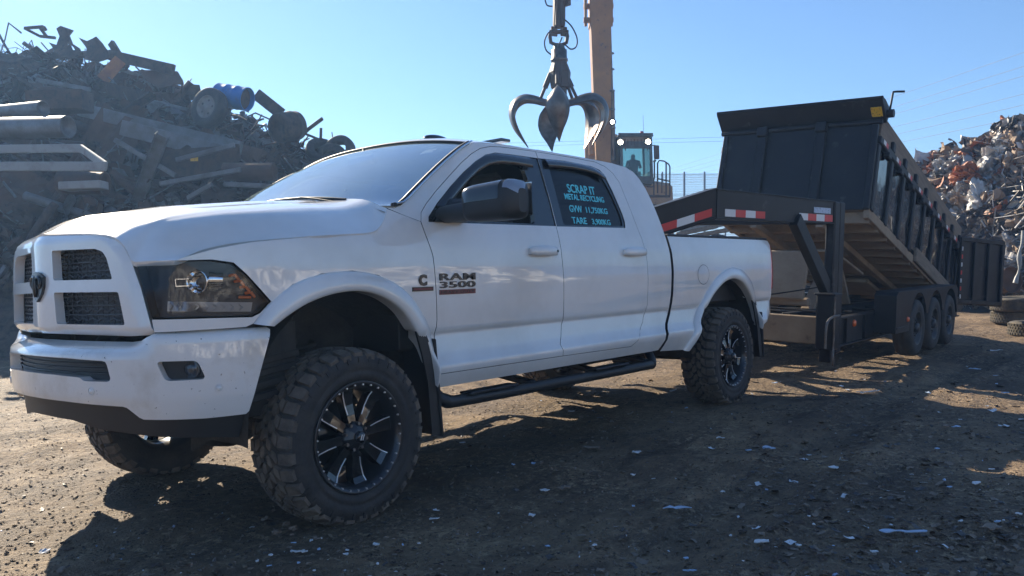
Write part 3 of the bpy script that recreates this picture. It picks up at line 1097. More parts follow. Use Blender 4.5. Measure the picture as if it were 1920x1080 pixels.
# cowl panel
mb = MB()
r0 = [hood_pt(1.0, abs(j) / 20, 1 if j <= 0 else -1) + Vector((-.02, 0, -.02)) for j in range(-20, 21)]
r0 = r0 if r0[0].y > 0 else r0[::-1]
r1 = rows[0] if rows[0][0].y > 0 else rows[0][::-1]
mb.grid([r0, [p.lerp(q, .5) + Vector((0, 0, -.012)) for p, q in zip(r0, r1)], [q + Vector((.03, 0, -.002)) for q in r1]], 0, True)
mb.build("cowl", M['plastic'], truck)
for y0, y1 in ((-.62, -.05), (.1, .68)):
    mb = MB()
    def wp(y, u, o=.018):
        t = y / .9
        p = ws_pt(u, abs(t)); return Vector((p.x - .6 * o, y, p.z + o))
    mb.tube([wp(y0 - .05, .0, .01), wp(y0 + .15, .05), wp((y0 + y1) / 2, .075)], .007, 6)
    mb.tube([wp(y0 - .02 + (y1 - y0 + .1) * k / 8, .06 + .015 * sin(k / 8 * pi), .014) for k in range(9)], .009, 6)
    mb.build("windscreen_wiper", M['plastic'], truck)
ROOF = [(1.05, 1.912), (1.12, 1.933), (1.30, 1.945), (1.71, 1.949), (2.224, 1.948), (2.60, 1.940), (2.78, 1.925), (2.87, 1.895), (2.93, 1.845), (2.985, 1.775), (3.035, 1.657), (3.075, 1.53),
        (3.099, 1.422), (3.10, 1.20), (3.10, .80)]
RP, RL = [bpos(SX(x), z) for x, z in ROOF], None
RC = [(.985, 1.990), (1.06, 2.016), (1.22, 2.034), (1.71, 2.042), (2.224, 2.032), (2.60, 2.003), (2.79, 1.985), (2.88, 1.95), (2.95, 1.89), (3.01, 1.80), (3.06, 1.67), (3.10, 1.54), (3.125, 1.425), (3.125, 1.20), (3.125, .80)]
nn_ = len(ROOF)
e3 = catmull([(p.x, p.y, p.z) for p in RP], 5)
c3 = catmull([(x, 0, z) for x, z in RC], 5)
rows2 = []
for e, c in zip(e3, c3):
    r = []
    for j in range(-16, 17):
        t = abs(j) / 16
        k = 1 - (1 - t ** 2.6) if t < 1 else 1
        p = Vector((c.x + (e.x - c.x) * t ** 2.2, 0, c.z + (e.z - c.z) * t ** 2.6))
        p.y = abs(e.y) * t * (1 if j > 0 else -1)
        r.append(p)
    rows2.append(r)
mb = MB(); mb.grid(rows2, 0, True)
roof = mb.build("cab_roof", M['paint'], truck)
mb = MB()
bw = [r[4:29] for r in rows2[46:60]]
mb.grid([[p + Vector((.012, 0, .006)) for p in r] for r in bw], 0, True)
mb.build("rear_window", M['tint'], roof)
# clearance lights on the front of the roof
for y in (-.36, .36):
    t = abs(y) / .8
    x = 1.23 + .07 * t * t
    z = 2.026 - .055 * t ** 2.6
    mb = MB()
    X = Matrix.Translation((x, y, z)) @ Matrix.Diagonal((.105, .045, .032, 1))
    mb.lathe([(1.0, 0), (.97, .3), (.8, .68), (.45, .93), (0, 1.0)], 16, X)
    mb.build("clearance_light", M['gloss'], roof)
mb = MB()
mb.box((1.74, -.36, 2.052), (.10, .34, .022), b=.006)
mb.build("sunroof_deflector", M['gloss'], roof)

# ---- inside of the cab
mb = MB()
mb.box((1.75, 0, .78), (2.6, 1.62, .06))
mb.box((.50, 0, 1.15), (.10, 1.66, .78))
mb.box((3.02, 0, 1.12), (.06, 1.66, .76))
mb.build("cab_floor", M['inner'], truck)
mb = MB()
prof = [(.52, 1.20), (.52, 1.50), (.60, 1.52), (.74, 1.50), (.88, 1.44), (.93, 1.36), (.90, 1.25), (.80, 1.12), (.62, 1.05)]
Xd = Matrix(((1, 0, 0, 0), (0, 0, 1, 0), (0, 1, 0, 0), (0, 0, 0, 1)))
mb.prism(prof, -.80, .80, Xd)
mb.box((.72, -.42, 1.50), (.26, .40, .07), b=.03)
mb.build("dashboard", M['dash'], truck)
mb = MB()
Rw = Matrix.Rotation(radians(62), 3, 'Y')
cw = Vector((1.03, -.44, 1.40))
mb.tube([cw + Rw @ Vector((.185 * cos(a), .185 * sin(a), 0)) for a in [2 * pi * k / 28 for k in range(28)]], .016, 8, closed=True)
for a in (pi * .0, pi, pi * 1.5):
    mb.bar(cw, cw + Rw @ Vector((.18 * sin(a), .18 * cos(a), 0)), .035, .02, b=.006)
mb.cyl(cw + Rw @ Vector((0, 0, -.02)), cw + Rw @ Vector((0, 0, .03)), .06, 16)
mb.tube([cw, cw + Vector((-.3, 0, -.13))], .03, 8)
mb.build("steering_wheel", M['plastic'], truck)
def seat(x, y, w, nm="seat"):
    mb = MB()
    mb.box((x, y, 1.02), (.52, w, .18), b=.05)
    R = Matrix.Rotation(radians(16), 3, 'Y')
    mb.box((x + .30, y, 1.36), (.16, w, .66), R, b=.06)
    o = mb.build(nm, M['seat'], truck)
    m2 = MB()
    for yy in ([y] if w < .8 else [y - .4, y, y + .4]):
        m2.box((x + .395, yy, 1.74), (.10, .26, .18), R, b=.045)
        for d in (-.06, .06): m2.cyl((x + .39, yy + d, 1.60), (x + .395, yy + d, 1.70), .007, 6)
    m2.build("head_restraint", M['seat'], o)
seat(1.22, -.44, .52); seat(1.22, .44, .52); seat(2.15, 0, 1.45, "rear_seat")
mb = MB()
mb.tube([Vector((1.72, -.72, 1.84)), Vector((1.70, -.755, 1.6)), Vector((1.68, -.79, 1.2))], .018, 6)
mb.build("seat_belt", M['steel'], truck)
mb = MB()
mb.box((.93, .0, 1.90), (.03, .26, .08), Matrix.Rotation(radians(-20), 3, 'Y'), b=.015)
mb.bar((.93, 0, 1.93), (.96, 0, 1.98), .02, .02)
mb.build("rear_view_mirror", M['plastic'], truck)
# headliner and inner roof
mb = MB()
mb.grid([[p + Vector((0, -.03 * (1 if p.y > 0 else -1) if abs(p.y) > .1 else 0, -.035)) for p in r] for r in rows2[2:44]], 0, True)
mb.build("headliner", M['inner'], truck)

# ---- bed inside, tailgate, rear bumper
mb = MB()
mb.box((4.12, 0, .86), (1.94, 1.50, .04))
mb.box((3.165, 0, 1.12), (.04, 1.66, .56))
for s in (-1, 1):
    mb.box((4.12, s * .80, 1.13), (1.92, .05, .54))
    mb.box((4.13, s * .67, 1.00), (1.0, .24, .28), b=.06)
    for k in range(22): pass
for k in range(15): mb.box((4.12, -.7 + k * .1, .885), (1.9, .05, .016), b=.005)
mb.build("truck_bed", M['plastic'], truck)
mb = MB()
mb.box((5.115, 0, 1.14), (.07, 1.56, .54), b=.02)
tg = mb.build("tailgate", M['paint'], truck)
mb = MB(); mb.box((5.16, 0, 1.25), (.03, .28, .08), b=.012); mb.build("tailgate_handle", M['plastic'], tg)
mb = MB()
for a, b in ((0, 1), (1, 2), (2, 3), (3, 4)):
    pass
rb = [(-.90, 5.02), (-.93, 5.10), (-.91, 5.19), (-.82, 5.25), (-.4, 5.275), (0, 5.28), (.4, 5.275), (.82, 5.25), (.91, 5.19), (.93, 5.10), (.90, 5.02)]
R_ = []
for y, x in rb:
    R_.append([Vector((x - .04, y * .985, .835)), Vector((x, y, .822)), Vector((x + .004, y * 1.002, .72)), Vector((x - .035, y * .985, .625)), Vector((x - .10, y * .96, .590))])
mb.grid(R_, 0, True)
mb.build("rear_bumper", M['chrome'] if False else M['paint'], truck)

# ---- chassis, axles, liners, step bars, mud flaps
mb = MB()
for s in (-1, 1):
    for a, b in (((-.85, .42 * s, .60), (.75, .44 * s, .60)), ((.75, .44 * s, .60), (3.4, .46 * s, .56)), ((3.4, .46 * s, .56), (4.1, .46 * s, .66)), ((4.1, .46 * s, .66), (5.1, .46 * s, .64))):
        mb.bar(a, b, .08, .16, ext=.04)
for x in (-.8, .9, 2.0, 3.0, 4.9): mb.box((x, 0, .58), (.10, .9, .10))
mb.box((.1, 0, .72), (.9, .62, .42), b=.08)         # engine sump mass
mb.box((1.2, .05, .60), (.9, .40, .26), b=.08)
mb.tube([(1.6, .05, .56), (4.0, .05, .44)], .05, 10)
mb.tube([(.9, .30, .52), (2.2, .33, .50), (3.4, .36, .52), (5.0, .60, .56)], .05, 10)
mb.box((2.6, -.62, .58), (1.1, .22, .20), b=.05)    # tank
for x, z in ((0, .40), (4.077, .40)):
    mb.tube([(x, -.74, z), (x, .74, z)], .052, 12)
    X = Matrix.Translation((x, .12 if x < 1 else 0, z)) @ Matrix.Rotation(pi / 2, 4, 'Y')
    mb.lathe([(0, -.20), (.08, -.19), (.15, -.11), (.17, 0), (.15, .11), (.08, .19), (0, .20)], 18, X)
for s in (-1, 1):
    mb.tube([(.02, .56 * s, .40), (.30, .52 * s, .48), (1.0, .46 * s, .56)], .035, 8)
    for k in range(40):
        pass
    mb.tube([Vector((.05 + .07 * cos(t * .9), .52 * s + .07 * sin(t * .9), .46 + t * .0105)) for t in range(36)], .014, 6)
    for z0 in (0, .02, .04): mb.bar((3.4, .52 * s, .50 + z0), (4.8, .52 * s, .50 + z0), .06, .012)
    mb.tube([(4.077, .52 * s, .46), (4.25, .50 * s, .80)], .03, 8)
mb.build("chassis", M['dark'], truck)
for s in (-1, 1):
    for (x0, ri) in ((.0, .60), (4.077, .58)):
        mb = MB()
        rows3 = []
        for k in range(19):
            a = pi * (k / 18) * 1.16 - .08 * pi
            zz = max(.46 + (ri + .04) * sin(a) * (1.0 if x0 < 1 else .98), .42)
            xx = x0 + .06 - (ri) * cos(a) * (.98 if x0 < 1 else 1.08)
            zz = min(zz, 1.10)
            rows3.append([Vector((xx, s * y, zz - dz)) for y, dz in ((.93, .0), (.85, -.01), (.62, -.01), (.45, .06))])
        mb.grid(rows3, 0, True)
        cen = [Vector((x0 + .06 + .62 * cos(a), s * .45, .52 + .58 * sin(a))) for a in [pi * k / 10 for k in range(11)]]
        mb.add(cen + [Vector((x0 + .06, s * .45, .45))], [[i, i + 1, 11] for i in range(10)])
        mb.build("wheel_arch_liner", M['dark'], truck)
    mb = MB()
    y = s * .955
    mb.tube(catmull([(.60, s * .88, .56), (.64, y, .48), (.80, y, .462), (1.7, y, .455), (2.70, y, .45), (2.84, y, .46), (2.90, s * .88, .55)], 6), .034, 12)
    for x in (.72, 1.45, 2.15, 2.80): mb.bar((x, s * .46, .55), (x, s * .93, .47), .05, .04)
    for x in (1.02, 2.25): mb.box((x, y - s * .0, .497), (.42, .09, .014), b=.005)
    mb.build("step_bar", M['plastic'], truck)
    Xm = Matrix(((1, 0, 0, 0), (0, 0, 1, 0), (0, 1, 0, 0), (0, 0, 0, 1)))
    mb = MB()
    mb.box((.570, s * .87, .56), (.014, .26, .52), Matrix.Rotation(radians(-4), 3, 'Y'), b=.006)
    mb.prism([(.425, .875), (.47, .90), (.535, .77), (.556, .62), (.560, .56), (.585, .31), (.520, .31), (.500, .60), (.468, .74)], s * .985, s * .972, Xm)
    mb.build("mud_flap", M['plastic'], truck)
    mb = MB()
    mb.box((4.80, s * .87, .53), (.014, .26, .42), Matrix.Rotation(radians(-3), 3, 'Y'), b=.006)
    mb.prism([(4.60, .88), (4.66, .90), (4.735, .74), (4.765, .58), (4.815, .33), (4.74, .33), (4.70, .60), (4.66, .74)], s * .985, s * .972, Xm)
    mb.build("mud_flap", M['plastic'], truck)

# ---- door mirrors
for s in (-1, 1):
    mb = MB()
    def MP(x, y, z): return Vector((x, s * (YC - y) , z))
    # triangular sail at the front of the window, arm
    mb.add([MP(.62, .100, 1.437), MP(.84, .100, 1.437), MP(.84, .108, 1.575), MP(.76, .11, 1.57), MP(.62, .085, 1.437), MP(.84, .06, 1.437), MP(.84, .08, 1.56), MP(.76, .09, 1.55)],
           [[4, 5, 6, 7], [0, 1, 5, 4], [1, 2, 6, 5], [2, 3, 7, 6], [3, 0, 4, 7]])
    arm = []
    for k in range(9):
        t = k / 8
        y = .10 - .30 * t
        zc, hz, hx = 1.475 + .004 * t, .052 + .012 * t, .085 - .03 * t
        arm.append([MP(.715 - .01 * t + hx * cos(a), y, zc + hz * sin(a) * (1 if sin(a) > 0 else .8)) for a in [2 * pi * j / 14 for j in range(15)]])
    mb.grid(arm, 0, True)
    # head shell: rounded box loft from inner to outer end
    sec = []
    for k in range(15):
        t = k / 14
        y = -.095 - .335 * t
        r = 1 - (abs(t - .5) * 2) ** 7
        rr = max(r, .0) ** .5
        zt = 1.505 + (.122 - .02 * (1 - t)) * (.55 + .45 * rr)
        zb = 1.505 - .085 * (.6 + .4 * rr)
        dep = .085 * (.35 + .65 * rr)
        ring = []
        for j in range(21):
            a = 2 * pi * j / 20
            ca, sa = cos(a), sin(a)
            px_ = (abs(ca) ** .55) * (1 if ca > 0 else -1)
            pz_ = (abs(sa) ** .55) * (1 if sa > 0 else -1)
            zz = (zt + zb) / 2 + pz_ * (zt - zb) / 2
            xx = .70 + px_ * dep * (1.0 if px_ > 0 else 1.25) + .03 * t
            ring.append(MP(xx, y, zz))
        sec.append(ring)
    mb.grid(sec, 0, True)
    mb.add(sec[0][:20], [list(range(20))]); mb.add(sec[-1][:20], [list(range(20))])
    mi_ = mb.build("door_mirror", M['plastic'], truck)
    # glossy upper front cover and clear marker lens at the outer end
    mb = MB()
    for k0, k1, j0, j1 in ((1, 12, 3, 11),):
        mb.grid([[sec[k][j] + Vector((-.004, 0, .002)) for j in range(j0, j1)] for k in range(k0, k1)], 0, True)
    mb.build("mirror_cover", M['gloss'], mi_)
    mb = MB()
    mb.grid([[sec[k][j] + Vector((-.005, -.003 * s * -1 if False else 0, .003)) + Vector((0, -s * -.0, 0)) for j in range(2, 10)] for k in range(12, 15)], 0, True)
    mb.build("mirror_marker_lens", M['satin'], mi_)
    mb = MB()
    mb.grid([[MP(.795 + .03 * t, -.11 - .30 * t, 1.445 + .17 * q) for q in (0, .25, .5, .75, 1)] for t in (0, .5, 1)], 0, True)
    mb.build("mirror_glass", M['chrome'], mi_)
# ------------------------------------------------------------------ truck wheels
def make_wheel():
    """local z points outwards from the truck"""
    w = empty("wheel")
    R, HW = .414, .155
    mb = MB()
    mb.lathe([(.250, -.130), (.262, -.140), (.300, -.152), (.345, -.155), (.375, -.150), (.392, -.138), (.399, -.110), (.402, -.05), (.402, .05), (.399, .110), (.392, .138), (.378, .149),
              (.350, .155), (.325, .1555), (.322, .1535), (.305, .1535), (.302, .1555), (.285, .152), (.268, .143), (.258, .130), (.250, .118)], 72, None, 0)
    ty_v = mb
    # sidewall ribs and lettering-like ridges
    for k in range(72):
        a = 2 * pi * k / 72
        c, s = cos(a), sin(a)
        if k % 2 == 0:
            mb.add([(c * .352 - s * .006, s * .352 + c * .006, .1545), (c * .352 + s * .006, s * .352 - c * .006, .1545), (c * .378 + s * .007, s * .378 - c * .007, .151), (c * .378 - s * .007, s * .378 + c * .007, .151),
                    (c * .352 - s * .006, s * .352 + c * .006, .1595), (c * .352 + s * .006, s * .352 - c * .006, .1595), (c * .380 + s * .007, s * .380 - c * .007, .156), (c * .380 - s * .007, s * .380 + c * .007, .156)],
                   [[4, 5, 6, 7], [0, 1, 5, 4], [1, 2, 6, 5], [2, 3, 7, 6], [3, 0, 4, 7]])
    ty = mb.build("tyre", M['rubber'], w)
    mb = MB()
    def surf(h):       # carcass radius at h
        return interp(abs(h), [0, .05, .11, .138, .149, .153], [.402, .402, .399, .392, .378, .362])
    def block(a0, pts, hgt):
        """pts: (arc metres, h) quad(s) -> raised lug"""
        n = len(pts)
        cx = sum(p[0] for p in pts) / n; ch = sum(p[1] for p in pts) / n
        lo, hi = [], []
        for (u, h) in pts:
            a = a0 + u / .40
            r = surf(h)
            lo.append((r * cos(a) * .995, r * sin(a) * .995, h))
            u2, h2 = cx + (u - cx) * .86, ch + (h - ch) * .90
            a = a0 + u2 / .40
            r = surf(h2)
            k = hgt * (1 if abs(h2) < .12 else .7)
            dz = .004 if h2 > .125 else (-.004 if h2 < -.125 else 0)
            hi.append(((r + k) * cos(a), (r + k) * sin(a), h2 + dz))
        mb.add(lo + hi, [list(range(n, 2 * n))] + [[i, (i + 1) % n, n + (i + 1) % n, n + i] for i in range(n)])
    N = 34
    p = 2 * pi * .40 / N
    for k in range(N):
        a0 = 2 * pi * k / N
        for s in (1, -1):
            j = .5 * p if s < 0 else 0
            long_ = k % 2
            block(a0, [(j + .05 * p, s * .088), (j + .80 * p, s * .082), (j + .86 * p, s * .140), (j + .80 * p, s * (.151 if long_ else .146)), (j + .10 * p, s * (.151 if long_ else .146)), (j + .02 * p, s * .135)], .018)
            block(a0, [(j - .15 * p, s * .046), (j + .35 * p, s * .040), (j + .78 * p, s * .074), (j + .62 * p, s * .082), (j + .05 * p, s * .080)], .018)
            block(a0, [(j + .30 * p, s * .004), (j + .85 * p, s * .006), (j + 1.08 * p, s * .030), (j + .95 * p, s * .043), (j + .45 * p, s * .036), (j + .22 * p, s * .020)], .018)
    mb.build("tyre_tread", M['tread'], w)
    # rim
    mb = MB()
    mb.lathe([(.256, -.128), (.240, -.118), (.222, -.06), (.218, .02), (.226, .085), (.238, .108), (.246, .118), (.256, .128), (.2625, .138), (.2650, .146), (.2620, .150), (.2540, .148), (.2410, .136), (.2330, .120), (.2280, .10),
              (.2250, .08), (.2180, .06)], 64, None, 0)
    for k in range(32):
        a = 2 * pi * (k + .5) / 32
        mb.cyl((.2475 * cos(a), .2475 * sin(a), .138), (.2475 * cos(a), .2475 * sin(a), .149), .0045, 6, 1)
    mb.lathe([(.0, -.06), (.15, -.06), (.165, -.05), (.165, -.02), (.0, -.02)], 32, None, 0)      # brake disc
    spokes = 8
    for k in range(spokes):
        X = Matrix.Rotation(2 * pi * k / spokes + .12, 4, 'Z')
        # tapered spoke: narrow at the hub, broad at the rim, concave
        def Pt(r, w_, z): return (r, w_, z)
        st = [(.060, .020, .098), (.100, .0215, .094), (.150, .026, .086), (.200, .031, .088), (.236, .036, .104)]
        L_, R2, Lb, Rb = [], [], [], []
        for r, hw, z in st:
            L_.append(Pt(r, hw, z)); R2.append(Pt(r, -hw, z)); Lb.append(Pt(r, hw + .004, z - .045)); Rb.append(Pt(r, -hw - .004, z - .045))
        mb.grid([Lb, L_, R2, Rb], 0, False) if False else None
        C1 = [Pt(r, hw * .45, z - .0005) for r, hw, z in st]; C2 = [Pt(r, -hw * .45, z - .0005) for r, hw, z in st]
        vs = []
        for row in (Lb, L_, C1, C2, R2, Rb): vs += row
        n5 = 5
        fs = []
        for i in range(5):
            for j in range(4): fs.append([i * n5 + j, i * n5 + j + 1, (i + 1) * n5 + j + 1, (i + 1) * n5 + j])
        mb.add([X @ Vector(v) for v in vs], fs, 2, False)
        # milled edges
        for sg_ in (1,):
            pts = [X @ Vector((r, sg_ * (hw - .0025), z + .0015)) for r, hw, z in st[1:]]
            for i in range(3):
                a, b = pts[i], pts[i + 1]
                if i == 0: a = a.lerp(b, .15)
                mb.bar(a, b, .0050, .005, up=(0, 0, 1), b=.001, mi=1, ext=.001)
    mb.lathe([(.075, .06), (.075, .094), (.068, .108), (.052, .122), (.036, .132), (.030, .134), (.029, .143), (.024, .148), (.0, .149)], 8, Matrix.Rotation(.12, 4, 'Z'), 0, False)
    for k in range(8):
        a = 2 * pi * (k + .5) / 8 + .12
        mb.cyl((.062 * cos(a), .062 * sin(a), .095), (.062 * cos(a), .062 * sin(a), .119), .0085, 6, 3)
    mb.build("rim", [M['lip'], M['milled'], M['gloss'], M['steel']], w)
    mb = MB()
    mb.lathe([(.026, .140), (.026, .153), (.020, .157), (.0, .158)], 20)
    # two slanted bars of the cap mark
    mb.bar((-.010, -.012, .1585), (.0, .014, .1585), .005, .002, up=(0, 0, 1), b=.0005, mi=1)
    mb.bar((.002, -.014, .1585), (.012, .012, .1585), .005, .002, up=(0, 0, 1), b=.0005, mi=1)
    mb.build("hub_cap", [M['gloss'], M['milled']], w)
    return w

def place(o, parent, X):
    o.parent = parent
    o.matrix_basis = X

def copy_tree(o, parent=None):
    c = o.copy()
    COL.objects.link(c)
    c.parent = parent
    for ch in [k for k in KIDS.get(o.name, [])]:
        d = copy_tree(ch, c)
        d.matrix_basis = ch.matrix_basis.copy()
    return c
KIDS = {}
def index_kids():
    KIDS.clear()
    for o in COL.objects:
        if o.parent: KIDS.setdefault(o.parent.name, []).append(o)

w0 = make_wheel()
index_kids()
HUBZ = .3993
for i, (x, s) in enumerate(((0, -1), (4.077, -1), (0, 1), (4.077, 1))):
    w = w0 if i == 0 else copy_tree(w0, truck)
    # outward axis: -Y on the near side (s=-1), +Y on the far side
    Rr = Matrix(((1, 0, 0), (0, 0, s), (0, -s, 0)))      # columns: x, y->-s z ; z->s y
    spin = Matrix.Rotation((.0, .35, .8, .2)[i], 4, 'Z')
    place(w, truck, Matrix.Translation((x, s * (YC - .155), HUBZ)) @ Rr.to_4x4() @ spin)
# ------------------------------------------------------------------ ground
FPX = 1527.8
def at(px, py, d):
    return CAM_P + (CAM_F + CAM_R * ((px - 960) / FPX) + CAM_U * ((540 - py) / FPX)) * d
def n3(x, y, z=0.0): return noise.noise(Vector((x, y, z)))
PADS = [(0, .15), (4.077, .15), (0, 1.94), (4.077, 1.94)] + [(8.71 + .88 * k, y) for k in range(3) for y in (-.22, 2.2)]
def gz(x, y):
    t = sstep(5.4, 7.0, x) * (1 - sstep(13.5, 17, x))
    z = .06 * max(-3.2, min(2.6, y - 1.0)) * t
    f = 1.0
    for px, py in PADS:
        d2 = (x - px) ** 2 + (y - py) ** 2
        if d2 < .8: f = min(f, sstep(.22, .75, sqrt(d2)))
    if -4 < x < 30 and -8 < y < 30:
        u, v = .64 * x - .768 * y, .768 * x + .64 * y
        h = .030 * n3(x * .5, y * .5, 3) + .034 * n3(u * .45, v * 2.4, 7) + .013 * n3(x * 2.3, y * 2.3, 1)
        h += .014 * n3(x * 5, y * 5, 2) + .012 * abs(n3(x * 11, y * 11, 5))
        # wheel ruts running past the truck
        for r0 in (-1.15, 3.1, 4.3):
            w = y - r0 - .25 * sin(x * .35 + r0)
            h += -.035 * math.exp(-(w / .16) ** 2) + .020 * math.exp(-((abs(w) - .30) / .10) ** 2)
        z += (h - .012) * f
    else:
        z += .12 * n3(x * .06, y * .06, 3)
    return z
def axis(lo, hi, step, far, grow):
    a = []
    x = lo
    while x < hi + 1e-6: a.append(x); x += step
    s = step
    while a[-1] < far: s *= grow; a.append(a[-1] + s)
    s = step
    left = []
    x = lo
    while x > -far: s *= grow; x -= s; left.append(x)
    return left[::-1] + a
GXS = axis(-2.2, 8.5, .042, 2600, 1.055)
GYS = axis(-3.0, 4.6, .042, 2600, 1.055)
mb = MB()
mb.v = [(x, y, gz(x, y)) for y in GYS for x in GXS]
w_, h_ = len(GXS), len(GYS)
mb.f = [[j * w_ + i, j * w_ + i + 1, (j + 1) * w_ + i + 1, (j + 1) * w_ + i] for j in range(h_ - 1) for i in range(w_ - 1)]
mb.mi = [0] * len(mb.f); mb.sm = [True] * len(mb.f); mb.nn = [(0, 0, 0)] * len(mb.v)

def soil():
    m = bpy.data.materials.new("dark_yard_dirt")
    m.use_nodes = True
    t = m.node_tree
    b = t.nodes["Principled BSDF"]
    b.inputs["Roughness"].default_value = 0.72
    b.inputs["Specular IOR Level"].default_value = 0.30
    g = t.nodes.new("ShaderNodeNewGeometry")
    def nz(sc, det=8, ro=.65, src=None):
        n = t.nodes.new("ShaderNodeTexNoise")
        n.inputs["Scale"].default_value = sc; n.inputs["Detail"].default_value = det; n.inputs["Roughness"].default_value = ro
        t.links.new(src or g.outputs["Position"], n.inputs["Vector"])
        return n.outputs["Fac"]
    def mr(f, a, b_, c=0, d=1):
        r = t.nodes.new("ShaderNodeMapRange")
        for k, v in zip(("From Min", "From Max", "To Min", "To Max"), (a, b_, c, d)): r.inputs[k].default_value = v
        t.links.new(f, r.inputs["Value"])
        return r.outputs["Result"]
    def mix(f, A, B):
        x = t.nodes.new("ShaderNodeMix"); x.data_type = 'RGBA'
        t.links.new(f, x.inputs["Factor"])
        for k, v in (("A", A), ("B", B)):
            if isinstance(v, tuple): x.inputs[k].default_value = (*v, 1)
            else: t.links.new(v, x.inputs[k])
        return x.outputs["Result"]
    mp = t.nodes.new("ShaderNodeMapping"); mp.vector_type = 'POINT'
    mp.inputs["Rotation"].default_value = (0, 0, radians(35)); mp.inputs["Scale"].default_value = (.35, 1.9, 1.0)
    t.links.new(g.outputs["Position"], mp.inputs["Vector"])
    def mul(a_, b_):
        m_ = t.nodes.new("ShaderNodeMath"); m_.operation = 'MULTIPLY'
        t.links.new(a_, m_.inputs[0]); t.links.new(b_, m_.inputs[1]); return m_.outputs[0]
    c = mix(mr(nz(.50, 6, .6), .36, .64), (.125, .086, .056), (.42, .295, .178))
    c = mix(mr(nz(1.5, 8, .7, mp.outputs["Vector"]), .46, .66, 0, .85), c, (.085, .062, .045))     # damp packed tracks
    c = mix(mr(nz(5.0), .46, .70, 0, .8), c, (.10, .073, .053))
    loose = mr(nz(1.1, 4), .42, .62, .15, 1.0)
    c = mix(mul(mr(nz(21.0), .52, .66), loose), c, (.62, .46, .285))  # pale speckle: bright highlights put into the soil colour
    c = mix(mul(mr(nz(52.0, 4), .55, .65), loose), c, (.045, .035, .029))  # dark speckle: shade of small pits put into the colour
    # pale flecks of shredded metal and paper trodden into the soil
    v = t.nodes.new("ShaderNodeTexVoronoi")
    v.inputs["Scale"].default_value = 34.0
    t.links.new(g.outputs["Position"], v.inputs["Vector"])
    fl = mr(v.outputs["Distance"], .13, .10)
    gate = mr(nz(2.2, 3), .50, .62)
    mm = t.nodes.new("ShaderNodeMath"); mm.operation = 'MULTIPLY'
    t.links.new(fl, mm.inputs[0]); t.links.new(gate, mm.inputs[1])
    c = mix(mm.outputs[0], c, (.34, .31, .27))
    t.links.new(c, b.inputs["Base Color"])
    hh = t.nodes.new("ShaderNodeMath"); hh.operation = 'ADD'
    s1 = t.nodes.new("ShaderNodeMath"); s1.operation = 'MULTIPLY'; s1.inputs[1].default_value = 1.6
    t.links.new(nz(14.0, 9, .7), s1.inputs[0])
    t.links.new(s1.outputs[0], hh.inputs[0]); t.links.new(nz(55.0, 5, .7), hh.inputs[1])
    bp = t.nodes.new("ShaderNodeBump")
    bp.inputs["Strength"].default_value = 0.85
    bp.inputs["Distance"].default_value = 0.055
    t.links.new(hh.outputs[0], bp.inputs["Height"])
    t.links.new(bp.outputs["Normal"], b.inputs["Normal"])
    return m
M['soil'] = soil()
tag(mb.build("ground", M['soil']), kind="structure")

def ground_at(px, py):
    P = at(px, py, 1.0) - CAM_P
    t = -CAM_P.z / P.z
    for _ in range(6):
        Q = CAM_P + P * t
        t = (gz(Q.x, Q.y) - CAM_P.z) / P.z
    return CAM_P + P * t
# ------------------------------------------------------------------ gooseneck dump trailer
ROLL = .06
TR = Matrix.Translation((6.75, 1.0, .05)) @ Matrix.Rotation(ROLL, 4, 'X')
trailer = empty("dump_trailer")
trailer.matrix_basis = TR
tag(trailer, "black three-axle gooseneck dump trailer with its box tipped up and rear doors open", "dump trailer")
T_ = trailer
# main frame
mb = MB()
for s in (-1, 1):
    y = s * 1.05
    mb.box((2.55, y, .455), (5.9, .030, .31), b=.003)
    for z in (.308, .602): mb.box((2.55, y, z), (5.9, .10, .018), b=.003)
    mb.box((-.34, y, .455), (.03, .10, .30), b=.003)
    for k in range(9): mb.box((-.1 + k * .66, y - s * 0, .455), (.012, .09, .28), b=.002)
for k in range(10): mb.box((-.15 + k * .60, 0, .50), (.08, 2.06, .10), b=.008)
for y in (-.38, .38): mb.box((2.6, y, .54), (5.2, .10, .12), b=.008)
mb.build("frame_rails", M['tblack'], T_)
mb = MB()
mb.box((-.38, .10, .46), (.05, 1.96, .30), b=.01)
mb.box((-.20, .45, .57), (.34, .62, .20), b=.02)
mb.box((-.36, -.2, .47), (.03, .14, .14), b=.01)
fcm = mb.build("front_crossmember", M['under'], T_)
mb = MB(); mb.box((-.412, .66, .46), (.014, .10, .10), b=.006); mb.box((-.412, .40, .43), (.014, .06, .05), b=.006)
mb.build("junction_box", M['tblack'], fcm)
# uprights with gusset and brace
for s in (-1, 1):
    mb = MB()
    mb.box((-.37, s * 1.03, 1.03), (.15, .13, 1.60), b=.012)
    mb.box((-.525, s * 1.045, 1.07), (.15, .10, 1.52), b=.012)
    mb.box((-.45, s * 1.02, .36), (.30, .12, .14), b=.008)
    mb.bar((-1.34, s * .95, 1.62), (-.56, s * 1.03, .88), .15, .09, up=(0, 1, 0))
    mb.build("upright", M['tblack'], T_)
